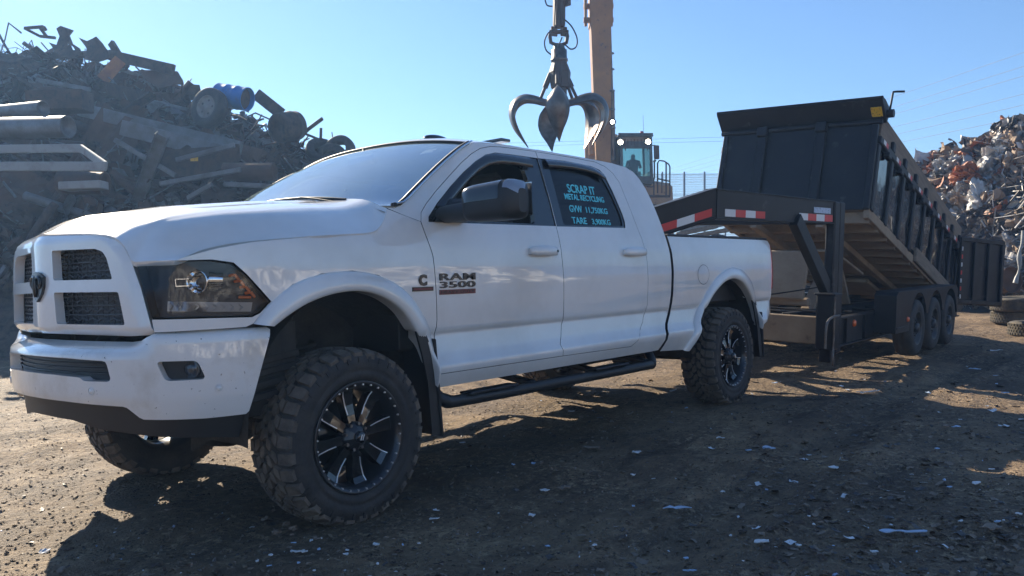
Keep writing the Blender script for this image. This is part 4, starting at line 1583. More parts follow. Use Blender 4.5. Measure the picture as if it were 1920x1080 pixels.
# landing jack on the near side
mb = MB()
mb.box((-.74, -1.10, .60), (.20, .18, .58), b=.012)
mb.box((-.74, -1.10, .33), (.13, .12, .30), b=.008)
mb.box((-.74, -1.10, .875), (.23, .21, .02), b=.005)
jk = mb.build("landing_jack", M['tblack'], T_)
mb = MB()
mb.tube(catmull([(-.70, -1.20, .66), (-.95, -1.22, .66), (-1.10, -1.22, .62), (-1.14, -1.22, .52), (-1.145, -1.22, .36)], 6), .012, 8)
mb.tube([(-.84, -1.20, .85), (-.845, -1.20, .30)], .009, 6)
mb.tube(catmull([(-.845, -1.20, .32), (-.88, -1.21, .26), (-.875, -1.21, .18), (-.84, -1.2, .17), (-.82, -1.2, .24)], 5), .010, 6)
mb.build("jack_handle", M['steel'], jk)
# neck: two beams that close in towards the coupler
KN = Vector((-2.62, -.70, 1.71))
RB = Vector((-.59, -1.02, 1.715))
TIP = Vector((-3.45, -.22, 1.42))
def ytrap(p, q, hp, hq, w, mb):
    """deep plate-sided beam between p and q with heights hp,hq"""
    p, q = Vector(p), Vector(q)
    d = (q - p); dn = Vector((d.x, d.y, 0)).normalized(); n = Vector((-dn.y, dn.x, 0)) * (w / 2)
    vs = []
    for c, h in ((p, hp), (q, hq)):
        for sy in (-1, 1):
            for sz in (-1, 1): vs.append(c + n * sy + Vector((0, 0, sz * h / 2)))
    mb.add(vs, [[0, 1, 3, 2], [4, 6, 7, 5], [0, 4, 5, 1], [2, 3, 7, 6], [0, 2, 6, 4], [1, 5, 7, 3]])
nk = None
for s in (-1, 1):
    S3 = Matrix.Diagonal((1, -s, 1))
    mb = MB()
    ytrap(S3 @ (RB + Vector((.0, 0, 0))), S3 @ KN, .215, .255, .11, mb)
    ytrap(S3 @ (KN + Vector((.01, 0, 0))), S3 @ TIP, .25, .24, .11, mb)
    for a, b_ in ((RB, KN), (KN, TIP)):
        for dz in (-1, 1):
            mb.bar(S3 @ (a + Vector((0, 0, dz * (.112 if a is RB else .128)))), S3 @ (b_ + Vector((0, 0, dz * .126))), .13, .014, b=.003, ext=.02)
    nb = mb.build("neck_beam", M['tblack'], T_)
    if s == -1: nk = nb
mb = MB()
mb.box((-.33, 0, 1.70), (.12, 2.0, .20), b=.01)
mb.build("upright_crossbar", M['tblack'], T_)
mb = MB()
mb.box((-3.42, 0, 1.42), (.22, .60, .24), b=.02)
mb.build("neck_crossbar", M['tblack'], T_)
mb = MB()
mb.cyl((-3.42, 0, 1.40), (-3.42, 0, .93), .065, 16)
mb.box((-3.42, 0, .96), (.16, .16, .12), b=.02)
mb.build("coupler", M['steel'], T_)
# reflective tape and label on the near neck beam
def tape(p, q, t0, t1, z0, z1, m, name, par, off=.062):
    d = q - p; dn = Vector((d.x, d.y, 0)).normalized(); n = Vector((dn.y, -dn.x, 0))
    if n.y > 0: n = -n
    a, b_ = p + d * t0 + n * off, p + d * t1 + n * off
    mb = MB()
    mb.add([a + Vector((0, 0, z0)), b_ + Vector((0, 0, z0)), b_ + Vector((0, 0, z1)), a + Vector((0, 0, z1)),
            a - n * .003 + Vector((0, 0, z0)), b_ - n * .003 + Vector((0, 0, z0)), b_ - n * .003 + Vector((0, 0, z1)), a - n * .003 + Vector((0, 0, z1))], [[0, 1, 2, 3], [7, 6, 5, 4], [0, 4, 5, 1], [1, 5, 6, 2], [2, 6, 7, 3], [3, 7, 4, 0]])
    return mb.build(name, m, par)
for k in range(4):
    tape(KN, RB, .055 + k * .078, .055 + (k + 1) * .078, -.105, -.040, M['refw' if k % 2 == 0 else 'refr'], "reflector_tape", nk)
    tape(KN, RB, .665 + k * .080, .665 + (k + 1) * .080, -.098, -.030, M['refw' if k % 2 == 0 else 'refr'], "reflector_tape", nk)
for k in range(3):
    tape(TIP, KN, .42 + k * .18, .42 + (k + 1) * .18, -.098, -.030, M['refr' if k % 2 == 0 else 'refw'], "reflector_tape", nk)
tape(KN, RB, .80, .965, -.018, .040, M['label'], "maker_label", nk)
# wheels
WX = [1.96, 2.84, 3.72]
def trailer_wheel():
    w = empty("wheel", parent=T_)
    mb = MB()
    mb.lathe([(.200, -.10), (.215, -.108), (.270, -.116), (.325, -.112), (.348, -.095), (.358, -.075), (.361, -.05), (.355, -.045), (.355, -.035), (.361, -.03), (.362, 0), (.356, .003), (.356, .012), (.362, .015), (.361, .05), (.358, .075), (.348, .095),
              (.325, .112), (.270, .116), (.225, .110), (.205, .098), (.2, .09)], 56)
    mb.build("tyre", M['rubber'], w)
    mb = MB()
    mb.lathe([(.205, -.09), (.190, -.05), (.190, .06), (.203, .092), (.214, .104), (.218, .108), (.212, .110), (.198, .098), (.186, .07), (.176, .05), (.150, .046), (.125, .058), (.085, .070), (.070, .072), (.066, .068), (.0, .068)], 40)
    for k in range(8):
        a = 2 * pi * k / 8
        mb.cyl((.098 * cos(a), .098 * sin(a), .06), (.098 * cos(a), .098 * sin(a), .088), .011, 6)
    mb.lathe([(.062, .06), (.062, .10), (.055, .118), (.0, .124)], 20)
    for k in range(8):
        a = 2 * pi * (k + .5) / 8
        X = Matrix.Translation((.160 * cos(a), .160 * sin(a), .0545)) @ Matrix.Rotation(a, 4, 'Z') @ Matrix.Diagonal((.014, .024, 1, 1))
        mb.lathe([(1.0, 0), (.8, .002), (0, .002)], 12, X, 1)
    mb.build("rim", [M['trim'], M['dark']], w)
    return w
M['trim'] = mat("grey_steel_wheel", (.045, .050, .058), 0.42, metal=0.3, col2=(.09, .075, .06), nscale=8)
tw = trailer_wheel()
index_kids()
first = True
for s in (-1, 1):
    for x in WX:
        w = tw if first else copy_tree(tw, T_)
        first = False
        Rr = Matrix(((1, 0, 0), (0, 0, s), (0, -s, 0)))
        place(w, T_, Matrix.Translation((x, s * (1.33 - .116), .362)) @ Rr.to_4x4() @ Matrix.Rotation(x * 2.1 + s, 4, 'Z'))
mb = MB()
for x in WX: mb.tube([(x, -1.15, .362), (x, 1.15, .362)], .045, 10)
for s in (-1, 1):
    for x in WX: mb.bar((x - .38, s * .98, .30), (x + .38, s * .98, .30), .06, .05)
mb.build("axles", M['dark'], T_)
# fenders
for s in (-1, 1):
    mb = MB()
    top, bot = .845, .36
    outl = [(.93, bot), (.93, .80), (1.00, top), (4.08, top), (4.17, .79), (4.17, .45)]
    low = []
    for x in WX[::-1]:
        for k in range(13):
            a = pi * (.10 + .80 * k / 12)
            low.append((x + .415 * cos(a), .40 + .415 * sin(a)))
    low = [(4.17, .45)] + low + [(1.545, .52), (1.50, bot)]
    poly = outl + low[1:]
    Xp = Matrix(((1, 0, 0, 0), (0, 0, 1, 0), (0, 1, 0, 0), (0, 0, 0, 1)))
    mb.prism(poly, s * 1.325, s * 1.317, Xp)
    mb.box((2.54, s * 1.20, top + .003), (3.10, .26, .008), b=.002)
    mb.bar((.93, s * 1.2, bot), (.93, s * 1.2, .80), .008, .25, up=(0, 1, 0), b=.002)
    mb.bar((.93, s * 1.2, .80), (1.0, s * 1.2, top), .008, .25, up=(0, 1, 0), b=.002)
    mb.bar((4.17, s * 1.2, .45), (4.17, s * 1.2, .79), .008, .25, up=(0, 1, 0), b=.002)
    mb.box((1.22, s * 1.20, .47), (.54, .22, .03), b=.004)
    mb.box((1.20, s * 1.32, .42), (.5, .03, .02), b=.004)
    fd = mb.build("fender", M['tblack'], T_)
    mb = MB()
    X = Matrix.Translation((1.42, s * 1.326, .505)) @ Matrix.Rotation(s * -pi / 2 * -1 if False else (pi / 2 if s < 0 else -pi / 2), 4, 'X')
    mb.lathe([(.034, 0), (.034, .010), (.024, .022), (0, .026)], 14, X)
    mb.build("marker_light", M['orange'], fd)
mb = MB()
X = Matrix.Translation((.22, -1.065, .515)) @ Matrix.Rotation(pi / 2, 4, 'X')
mb.lathe([(.040, 0), (.040, .012), (.028, .026), (0, .030)], 16, X)
mb.build("marker_light", M['orange'], T_)
# scissor hoist under the box
mb = MB()
for y in (-.30, .30):
    mb.bar((.9, y, .58), (1.75, y, 1.30), .05, .16, up=(0, 1, 0))
    mb.bar((2.3, y, .60), (1.75, y, 1.30), .05, .16, up=(0, 1, 0))
mb.bar((1.0, -.42, 1.32), (2.2, -.42, 1.02), .03, .30, up=(0, 1, 0))
mb.box((.55, -.10, 1.02), (.04, .62, .62), Matrix.Rotation(radians(18), 3, 'Y'), b=.02)
mb.box((.55, -.10, .70), (.10, .70, .10), b=.02)
ho = mb.build("hoist", M['under'], T_)
mb = MB()
mb.tube([(.55, 0, .66), (1.25, 0, 1.0)], .07, 14); mb.tube([(1.25, 0, 1.0), (1.7, 0, 1.25)], .04, 12)
mb.build("hydraulic_ram", M['steel'], ho)
# wire looms and chains on the front
mb = MB()
mb.tube(catmull([(-.42, 1.0, .70), (-.42, .4, .64), (-.40, -.3, .68), (-.40, -.9, .66)], 6), .010, 6)
mb.tube(catmull([(-.40, -1.0, .95), (-.9, -.3, .82), (-1.4, .4, .86), (-1.9, .8, .84)], 6), .008, 6)
mb.build("hose_loom", M['plastic'], T_)

# ---- tipped box: own frame, x to the rear along the floor, z up the walls
PITCH = radians(15.0)
BXM = Matrix.Translation((.92, 0, 1.82)) @ Matrix.Rotation(PITCH, 4, 'Y')
mb = MB()
LB = 4.88
for k in range(13):
    mb.box((.10 + k * .39, 0, -.075), (.012, 1.94, .135), b=.002); mb.box((.125 + k * .39, 0, -.140), (.06, 1.94, .012), b=.002)
for y in (-.42, .42): mb.box((LB / 2, y, -.185), (LB, .09, .08), b=.006)
for y in (-.955, .955): mb.box((LB / 2, y, -.05), (LB, .07, .12), b=.006)
mb.box((3.1, .0, -.255), (.9, .55, .06), b=.01)
box = mb.build("dump_box", M['under'], T_)
box.matrix_basis = BXM
mb = MB(); mb.box((LB / 2, 0, -.004), (LB, 1.95, .012), b=.002); mb.build("floor", M['floor'], box)
# front wall, ribs and tarp shroud
mb = MB()
mb.box((-.012, 0, .53), (.016, 1.96, 1.08), b=.003)
for y in (-.32, .44): mb.box((-.045, y, .50), (.06, .12, 1.02), b=.012)
for y in (-.955, .955): mb.box((-.03, y, .52), (.06, .07, 1.06), b=.01)
mb.tube([(-.03, -1.03, 1.085), (-.03, 1.03, 1.085)], .030, 10)
for y in (-.32, .44): mb.box((-.07, y, 1.05), (.09, .14, .13), b=.012)
mb.build("front_wall", M['tblack'], box)
mb = MB()
pr = [(.04, 1.095), (-.20, 1.270), (-.225, 1.295), (-.215, 1.320), (-.10, 1.330), (.10, 1.300), (.12, 1.24), (.06, 1.12)]
Xs = Matrix(((1, 0, 0, 0), (0, 0, 1, 0), (0, 1, 0, 0), (0, 0, 0, 1)))
mb.prism(pr, -1.055, 1.055, Xs)
mb.bar((-.215, -1.06, 1.318), (-.215, 1.06, 1.318), .03, .02)
sh = mb.build("tarp_shroud", M['tblack'], box)
mb = MB()
mb.box((-.092, -.965, 1.186), (.010, .125, .130), Matrix.Rotation(atan2(-.24, .175), 3, 'Y'), b=.002)
mb.build("warning_label", M['yellow'], sh)
mb = MB()
mb.tube([(.0, -1.06, 1.20), (.0, -1.085, 1.24), (.04, -1.085, 1.46), (.05, -1.085, 1.49), (.06, -1.12, 1.495), (.07, -1.21, 1.49)], .013, 8)
mb.cyl((.02, -1.05, 1.20), (.02, -1.13, 1.20), .05, 12)
mb.build("tarp_crank", M['tblack'], sh)
for s in (-1, 1):
    mb = MB()
    # dented sheet
    rows = []
    for i in range(62):
        x = LB * i / 61
        r = []
        for j in range(13):
            z = .84 * j / 12
            d = .012 * n3(x * 2.2, z * 2.6, s * 5.0) + .006 * n3(x * 6, z * 6, s * 3.0)
            r.append(Vector((x, s * (.972 + d), z)))
        rows.append(r)
    mb.grid(rows, 0, True, flip=s > 0)
    mb.grid([[p - Vector((0, s * .02, 0)) for p in r] for r in rows], 0, True, flip=s < 0)
    wall = mb.build("side_wall", M['tgloss'], box)
    NP = 9
    for k in range(NP):
        x = .06 + (LB - .12) * k / (NP - 1)
        mb = MB()
        mb.box((x, s * .990, .41), (.095, .035, .84), b=.010)
        mb.build("side_post", M['tblack'], wall)
    mb = MB()
    mb.box((LB / 2, s * .985, .875), (LB, .085, .09), b=.01)
    mb.build("top_rail", M['tblack'], wall)
    mb = MB()
    mb.box((LB / 2 + .04, s * .975, 1.07), (LB - .06, .04, .30), b=.006)
    mb.build("side_board", M['board'], wall)
    mb = MB()
    for k in range(1, NP):
        x = .06 + (LB - .12) * k / (NP - 1)
    for k in range(NP - 1):
        x = .06 + (LB - .12) * (k + .5) / (NP - 1)
        bm_ = MB()
        bm_.box((x + .20, s * 1.005, .975), (.10, .06, .13), b=.01)
        bm_.build("stake_bracket", M['tblack'], wall)
        bm_ = MB()
        bm_.box((x + .02, s * 1.012, .80), (.12, .07, .07), b=.01)
        bm_.build("tarp_hook", M['tblack'], wall)
        for q, mm in ((0, 'refw'), (1, 'refr')):
            tp = MB()
            tp.box((x - .26 + q * .10 + .06, s * 1.0295, .885), (.10, .004, .055), b=.001)
            tp.build("reflector_tape", M[mm], wall)
    bm_ = MB()
    bm_.box((3.25, s * 1.010, .02), (2.25, .05, .20), b=.01)
    bm_.build("side_plank", M['board'], wall)
bm_ = MB(); bm_.box((.20, -.966, .16), (.07, .006, .10), b=.001); bm_.build("white_decal", M['refw'], box)
# barn doors standing open at the back
for s in (-1, 1):
    mb = MB()
    mb.box((.52, 0, .50), (1.0, .035, 1.10), b=.006)
    for x in (.03, .35, .68, 1.0): mb.box((x, s * -.03 if False else -.035, .50), (.06, .05, 1.10), b=.008)
    for z in (.0, 1.02): mb.box((.52, -.035, z), (1.0, .05, .07), b=.008)
    dr = mb.build("barn_door", M['tblack'], box)
    ang = radians(-28) if s < 0 else radians(30)
    dr.matrix_basis = Matrix.Translation((LB + .03, s * 1.0, -.02)) @ Matrix.Rotation(-PITCH * .75, 4, 'Y') @ Matrix.Rotation(ang, 4, 'Z')
    m2 = MB()
    for k in range(7):
        m2.box((.015, -.075, .08 + k * .13), (.02, .012, .065), b=.001, mi=k % 2)
    m2.build("reflector_tape", [M['refw'], M['refr']], dr)
# ------------------------------------------------------------------ scrap heaps, crane, fence, wires, litter
rng = random.Random(5)
def one(name, mesh_or_mb, m, label, cat, group=None, X=None, kind=None):
    if isinstance(mesh_or_mb, MB): o = mesh_or_mb.build(name, m)
    else:
        o = bpy.data.objects.new(name, mesh_or_mb); COL.objects.link(o)
    if X is not None: o.matrix_basis = X
    return tag(o, label, cat, group, kind or 'thing')

M['rustd'] = mat("dark_rusty_steel", (.060, .042, .034), .75, metal=.2, col2=(.115, .070, .045), nscale=3, col3=(.03, .026, .026), n3scale=9, n3=(.5, .7), bump=.25, bscale=25)
M['rustb'] = mat("brown_rust", (.13, .072, .045), .85, col2=(.07, .045, .034), nscale=2.5, bump=.25, bscale=25)
M['greyst'] = mat("grey_scrap_steel", (.20, .20, .205), .5, metal=.35, col2=(.11, .092, .08), nscale=3, bump=.2, bscale=20)
M['palest'] = mat("pale_painted_steel", (.30, .30, .29), .5, col2=(.17, .15, .13), nscale=4, namt=(.5, .75), bump=.1, bscale=20)
M['bluedrum'] = mat("blue_drum_paint", (.02, .17, .48), .42, col2=(.05, .07, .10), nscale=4, namt=(.55, .8))
M['orangep'] = mat("faded_orange_paint", (.45, .17, .04), .6, col2=(.20, .08, .04), nscale=4)
M['heap'] = mat("heap_core_debris", (.045, .036, .032), .9, col2=(.10, .070, .050), nscale=2.2, col3=(.018, .016, .016), n3scale=6, n3=(.5, .65), bump=.9, bscale=7)

# ---- left heap: a real mound with a front slope and a back slope
SIL_L = [(-420, 130, 22), (-200, 110, 22), (0, 95, 22), (60, 108, 22), (120, 112, 22), (190, 118, 22), (260, 135, 22), (330, 165, 21.8), (400, 205, 21.6), (470, 225, 21.5), (540, 262, 21.4), (600, 290, 21.3), (660, 300, 21.3),
         (720, 330, 21.4), (800, 380, 21.6), (900, 440, 22), (980, 505, 22.5)]
RIDGE = catmull([at(*q) for q in SIL_L], 6)
FWD = Vector((CAM_F.x, CAM_F.y, 0)).normalized()
def heap_pt(ridge, i, t, depth=7.5, back=False):
    """t 0 at the ridge .. 1 at the foot"""
    R0 = ridge[i]
    d = depth * (.35 + .65 * min(1, R0.z / 6.5))
    P = R0 + (FWD if back else -FWD) * (d * t)
    z = R0.z * (1 - t) ** .85 if not back else R0.z * (1 - t) ** 1.1
    return Vector((P.x, P.y, z - .15))
def mound(ridge, depth, name, m, amp, label, cat, kind="stuff", seed=0.0):
    rows = []
    for i in range(len(ridge)):
        r = []
        for t in [k / 22 for k in range(22, 0, -1)]: r.append(heap_pt(ridge, i, t, depth, True))
        for t in [k / 30 for k in range(31)]: r.append(heap_pt(ridge, i, t, depth))
        rows.append(r)
    for r in rows:
        for k, p in enumerate(r):
            a = amp * min(1.0, max(p.z, 0.05) * .8)
            p += Vector((noise.noise(p * 1.1 + Vector((seed, 0, 0))), noise.noise(p * 1.1 + Vector((0, seed + 9, 0))), noise.noise(p * 1.3 + Vector((3, 3, seed))) * .8)) * a
            p += Vector((noise.noise(p * 3.1), noise.noise(p * 3.1 + Vector((0, 9, 0))), noise.noise(p * 3.3))) * a * .45
            p.z = max(p.z, -.3)
    mb = MB(); mb.grid(rows, 0, False)
    o = mb.build(name, m)
    return tag(o, label, cat, None, kind)
mound(RIDGE, 7.5, "scrap_heap_core", M['heap'], .42, "dark packed body of the tall heap of heavy scrap behind the hood", "scrap heap")

def beam_mesh(kind, L, s):
    mb = MB()
    if kind == 'i':
        mb.box((0, 0, 0), (L, .012 * s, .20 * s), b=.002)
        for z in (-.1, .1): mb.box((0, 0, z * s), (L, .12 * s, .014 * s), b=.002)
    elif kind == 'c':
        mb.box((0, 0, 0), (L, .014, .24 * s), b=.002)
        for z in (-.12, .12): mb.box((0, .045 * s, z * s), (L, .09 * s, .014), b=.002)
    elif kind == 'p':
        k = 7
        bend = rng.uniform(-.12, .12) * L
        mb.tube([(L * (j / k - .5), bend * sin(pi * j / k) * .5, bend * .4 * sin(pi * j / k)) for j in range(k + 1)], .07 * s, 10)
    elif kind == 'r':
        k = 10
        mb.tube(catmull([(L * (j / 4 - .5), rng.uniform(-.1, .1) * L, rng.uniform(-.12, .12) * L) for j in range(5)], 4), .022 * s, 5)
    return mb
def plate_mesh(w, h, amp, seed, th=.01, cut=True):
    n, m_ = 9, 7
    rows = []
    for i in range(n):
        r = []
        for j in range(m_):
            x, y = w * (i / (n - 1) - .5), h * (j / (m_ - 1) - .5)
            if cut:
                x *= 1 - .25 * abs(noise.noise(Vector((y * 2, seed, 1))))
                y *= 1 - .35 * abs(noise.noise(Vector((x * 1.5, seed, 2))))
            z = amp * (noise.noise(Vector((x * 1.4 / max(w, .4) * 2, y * 1.4 / max(h, .4) * 2, seed))) + .35 * noise.noise(Vector((x * 5, y * 5, seed + 3))))
            r.append(Vector((x, y, z)))
        rows.append(r)
    mb = MB()
    mb.grid(rows, 0, False)
    mb.grid([[p - Vector((0, 0, th)) for p in r] for r in rows], 0, False, flip=True)
    return mb
KINDSL = []
for k in range(5): KINDSL.append(('steel_beam', [beam_mesh('i', rng.uniform(1.6, 4.2), rng.uniform(.8, 1.4)), beam_mesh('c', rng.uniform(1.5, 4.5), rng.uniform(.8, 1.4))][k % 2], ['rustd', 'rustb', 'greyst'][k % 3]))
for k in range(5): KINDSL.append(('steel_pipe', beam_mesh('p', rng.uniform(1.4, 4.5), rng.uniform(.6, 1.7)), ['rustd', 'greyst', 'rustb'][k % 3]))
for k in range(6): KINDSL.append(('bent_rod', beam_mesh('r', rng.uniform(1.2, 3.0), rng.uniform(.7, 1.2)), ['rustd', 'greyst'][k % 2]))
for k in range(7): KINDSL.append(('bent_plate', plate_mesh(rng.uniform(.8, 2.2), rng.uniform(.5, 1.3), rng.uniform(.15, .4), k * 3.7), ['rustd', 'greyst', 'rustb', 'rustd'][k % 4]))
LABL = {'steel_beam': ("dark rusty steel beam jammed into the tall scrap heap", "steel beam", "beams in the left scrap heap"),
        'steel_pipe': ("dark bent steel pipe sticking out of the tall scrap heap", "steel pipe", "pipes in the left scrap heap"),
        'bent_rod': ("thin twisted rod tangled in the tall scrap heap", "rod", "rods in the left scrap heap"),
        'bent_plate': ("dark buckled metal plate lying in the tall scrap heap", "metal plate", "plates in the left scrap heap")}
MESHL = []
for nm, mb, mk_ in KINDSL:
    o = mb.build(nm, M[mk_])
    MESHL.append((nm, o.data)); bpy.data.objects.remove(o)
visible = [i for i, p in enumerate(RIDGE) if -8 < (p - CAM_P).dot(CAM_R) / (p - CAM_P).dot(CAM_F) * FPX + 960 < 800] or list(range(len(RIDGE)))
RDIR = (RIDGE[-1] - RIDGE[0]).normalized()
cnt = 0
for q in range(360):
    i = rng.choice(visible)
    t = rng.random() ** 1.15 * .72
    P = heap_pt(RIDGE, i, t)
    nm, me = MESHL[rng.randrange(len(MESHL))]
    px_ = (P - CAM_P).dot(CAM_R) / (P - CAM_P).dot(CAM_F) * FPX + 960
    py_ = 540 - (P - CAM_P).dot(CAM_U) / (P - CAM_P).dot(CAM_F) * FPX
    if py_ > 600 or (py_ > 400 and px_ > 200): continue
    # lie roughly along the slope, seldom upright
    yaw = rng.gauss(0, .75)
    pitch = rng.gauss(.20, .30) if rng.random() < .85 else rng.uniform(-1.2, 1.2)
    Rm = Matrix.Rotation(atan2(RDIR.y, RDIR.x) + yaw, 4, 'Z') @ Matrix.Rotation(pitch, 4, 'Y') @ Matrix.Rotation(rng.uniform(0, 6.28), 4, 'X')
    sc = rng.uniform(.5, 1.15)
    if i > len(RIDGE) * .62: sc *= .65
    if t < .06: sc *= .55
    out = -FWD * rng.uniform(.05, .5) + Vector((0, 0, rng.uniform(-.1, .25)))
    lb = LABL[nm]
    one(nm, me, None, lb[0], lb[1], lb[2], Matrix.Translation(P + out) @ Rm @ Matrix.Scale(sc, 4))
    cnt += 1

# tangles too fine to count
def tangle(ridge, ids, n, name, m, label, lo, hi, r, tmax=.8, off=.25, seed=1):
    g = random.Random(seed)
    mb = MB()
    for _ in range(n):
        i = g.choice(ids); t = g.random() * tmax
        P = heap_pt(ridge, i, t) - FWD * g.uniform(0, off) + Vector((0, 0, g.uniform(0, .18)))
        L = g.uniform(lo, hi)
        d = Vector((g.gauss(0, 1), g.gauss(0, 1), g.gauss(-.1, .55))).normalized()
        c = Vector((g.gauss(0, 1), g.gauss(0, 1), g.gauss(0, 1))) * L * .18
        mb.tube([P - d * L / 2, P + c * .6, P + d * L * .2 + c, P + d * L / 2], g.uniform(.5, 1.4) * r, 4, g.randrange(len(m)), sm=False)
    return tag(mb.build(name, m), label, "scrap tangle", None, "stuff")
tangle(RIDGE, visible, 1900, "scrap_tangle", [M['rustd'], M['greyst'], M['rustb'], M['heap']], "tangle of thin bars, wire and strips covering the tall scrap heap", .4, 1.6, .018)
def chunks(ridge, ids, n, name, mats_, label, lo, hi, tmax, off, seed, pr=None):
    g = random.Random(seed)
    mb = MB()
    for _ in range(n):
        i = g.choice(ids); t = g.random() * tmax
        P = heap_pt(ridge, i, t) - FWD * g.uniform(-.1, off) + Vector((0, 0, g.uniform(-.05, .2)))
        a, b, c = g.uniform(lo, hi), g.uniform(lo, hi) * .7, g.uniform(.02, lo * .8)
        R_ = Matrix.Rotation(g.uniform(0, 6.3), 3, 'Z') @ Matrix.Rotation(g.gauss(0, .8), 3, 'X') @ Matrix.Rotation(g.gauss(0, .8), 3, 'Y')
        vs, fs = [], []
        k = 6
        for s in (-1, 1):
            for j in range(k):
                an = 2 * pi * j / k
                rr = g.uniform(.65, 1.1)
                vs.append(P + R_ @ Vector((a * rr * cos(an), b * rr * sin(an), s * c + g.uniform(-.35, .35) * a)))
        fs = [[0, 1, 2], [0, 2, 3], [0, 3, 4], [0, 4, 5], [6, 8, 7], [6, 9, 8], [6, 10, 9], [6, 11, 10]] + [[j, (j + 1) % k, k + (j + 1) % k, k + j] for j in range(k)]
        mi = g.choices(range(len(mats_)), pr)[0] if pr else g.randrange(len(mats_))
        mb.add(vs, fs, mi, False)
    return tag(mb.build(name, mats_), label, "scrap", None, "stuff")
chunks(RIDGE, visible, 2000, "scrap_rubble", [M['rustd'], M['greyst'], M['rustb'], M['heap']], "small torn scrap pieces filling the tall heap", .09, .40, .85, .35, 3)

# ---- named pieces of the left heap
def tyre_geo(mb, R, W, X, r_in=.55, n=40, mi=0):
    mb.lathe([(R * r_in, -W * .40), (R * (r_in + .06), -W * .48), (R * .80, -W * .52), (R * .93, -W * .46), (R * .985, -W * .36), (R, -W * .15), (R * .985, -W * .12), (R * .985, -W * .08), (R, -W * .05), (R, W * .05), (R * .985, W * .08),
              (R * .985, W * .12), (R, W * .15), (R * .985, W * .36), (R * .93, W * .46), (R * .80, W * .52), (R * (r_in + .06), W * .48), (R * r_in, W * .40), (R * (r_in - .03), W * .2), (R * (r_in - .03), -W * .2)], n, X, mi, closed=True)
def facing(P, yaw=0.0, pitch=0.0):
    """frame at P whose z looks back at the camera side, turned by yaw/pitch"""
    z = -FWD
    R_ = Matrix.Rotation(yaw, 3, 'Z') @ Matrix.Rotation(pitch, 3, CAM_R)
    return Matrix.Translation(P) @ frame_from(R_ @ z).to_4x4()
P = at(393, 203, 19.6)
w_ = empty("truck_wheel", P); tag(w_, "old truck wheel with pale steel rim lying below the blue drum on the heap", "wheel")
mb = MB(); X = facing(Vector((0, 0, 0)), radians(-24), radians(-8)); tyre_geo(mb, .49, .30, X); mb.build("tyre", M['rubber'], w_)
mb = MB(); mb.lathe([(.27, .06), (.285, .13), (.262, .135), (.245, .09), (.20, .07), (.12, .10), (.09, .12), (.0, .12)], 28, X)
for k in range(5):
    a = 2 * pi * k / 5
    mb.add(*[(lambda: ([X @ Vector((.17 * cos(a) + .03 * cos(b), .17 * sin(a) + .03 * sin(b), .092)) for b in [2 * pi * j / 8 for j in range(8)]], [list(range(8))]))()][0], 1)
mb.build("rim", [mat("weathered_rim", (.30, .28, .25), .6, col2=(.14, .11, .09), nscale=6), M['dark']], w_)
dr = empty("blue_drum"); dr.matrix_basis = Matrix.Translation(at(437, 182, 20.0)) @ frame_from(CAM_R * .93 - FWD * .30 - Vector((0, 0, .20))).to_4x4()
tag(dr, "bright blue steel drum lying open-ended on top of the scrap heap", "drum")
mb = MB(); mb.lathe([(.275, -.43), (.29, -.42), (.285, -.40), (.283, -.16), (.295, -.14), (.283, -.12), (.283, .12), (.295, .14), (.283, .16), (.285, .40), (.292, .42), (.285, .43), (.270, .43), (.268, .38), (.262, -.38), (0, -.385)], 36); mb.build("shell", M['bluedrum'], dr)
mb = MB(); mb.lathe([(.266, .30), (0, .30)], 30); mb.build("inside", M['rustd'], dr)
d2 = one("steel_drum", (lambda m_: (m_.lathe([(0, .0), (.10, .0), (.12, .02), (.34, .03), (.36, .0), (.37, -.05), (.36, -.40), (.38, -.42), (.36, -.44), (.36, -.6), (0, -.6)], 32), m_)[1])(MB()), M['rustd'],
         "round dark drum end facing out, low on the heap beside the leaning plate", "drum", None, facing(at(523, 240, 20), radians(-30), radians(14)))
def beampx(name, a, b, w, h, m, label, cat, d0, d1, group=None, up=(0, 0, 1)):
    mb = MB()
    p, q = at(a[0], a[1], d0), at(b[0], b[1], d1)
    c = (p + q) / 2
    mb.bar(p - c, q - c, w, h, up=up, b=.012)
    o = mb.build(name, m); o.location = c
    return tag(o, label, cat, group, 'thing')
beampx("box_beam", (150, 205), (452, 278), .16, .30, M['greyst'], "long grey box beam sloping down across the middle of the tall heap", "beam", 18.8, 18.2)
beampx("box_beam", (232, 240), (440, 292), .22, .34, M['greyst'], "second long beam parallel under the long grey box beam on the heap", "beam", 18.2, 17.6)
for (a, b, d, lb) in (((300, 345), (452, 318), 16.8, "pale straight bar rising to the right under the dark panel"), ((215, 262), (330, 330), 17.2, "pale bar slanting steeply down below the two long beams"), ((352, 372), (398, 346), 16.2, "short pale stub low in the heap over the hood"),
                       ((330, 300), (440, 272), 17.2, "thin bright edge strip along the dark panel's top"), ((70, 150), (170, 168), 19.5, "faint grey bar lying high left in the heap"), ((420, 345), (560, 352), 16.6, "long grey bar lying low beside the windscreen")):
    beampx("scrap_bar", a, b, .07, .10, M['greyst'], lb, "bar", d, d - .2)
beampx("flat_beam", (62, 106), (212, 100), .10, .16, M['rustd'], "level dark beam with a sunlit top edge near the top of the heap", "beam", 21.2, 21.0)
beampx("long_beam", (205, 103), (326, 131), .12, .26, M['rustd'], "dark beam jutting right from the orange strip against the sky", "beam", 20.8, 20.4)
beampx("lean_post", (208, 80), (238, 128), .10, .18, M['rustd'], "short dark post with flat head standing above the orange strip", "post", 21, 20.8)
beampx("orange_strip", (226, 112), (192, 150), .03, .30, M['orangep'], "faded orange metal strip hanging on the heap", "metal strip", 20.4, 20.2)
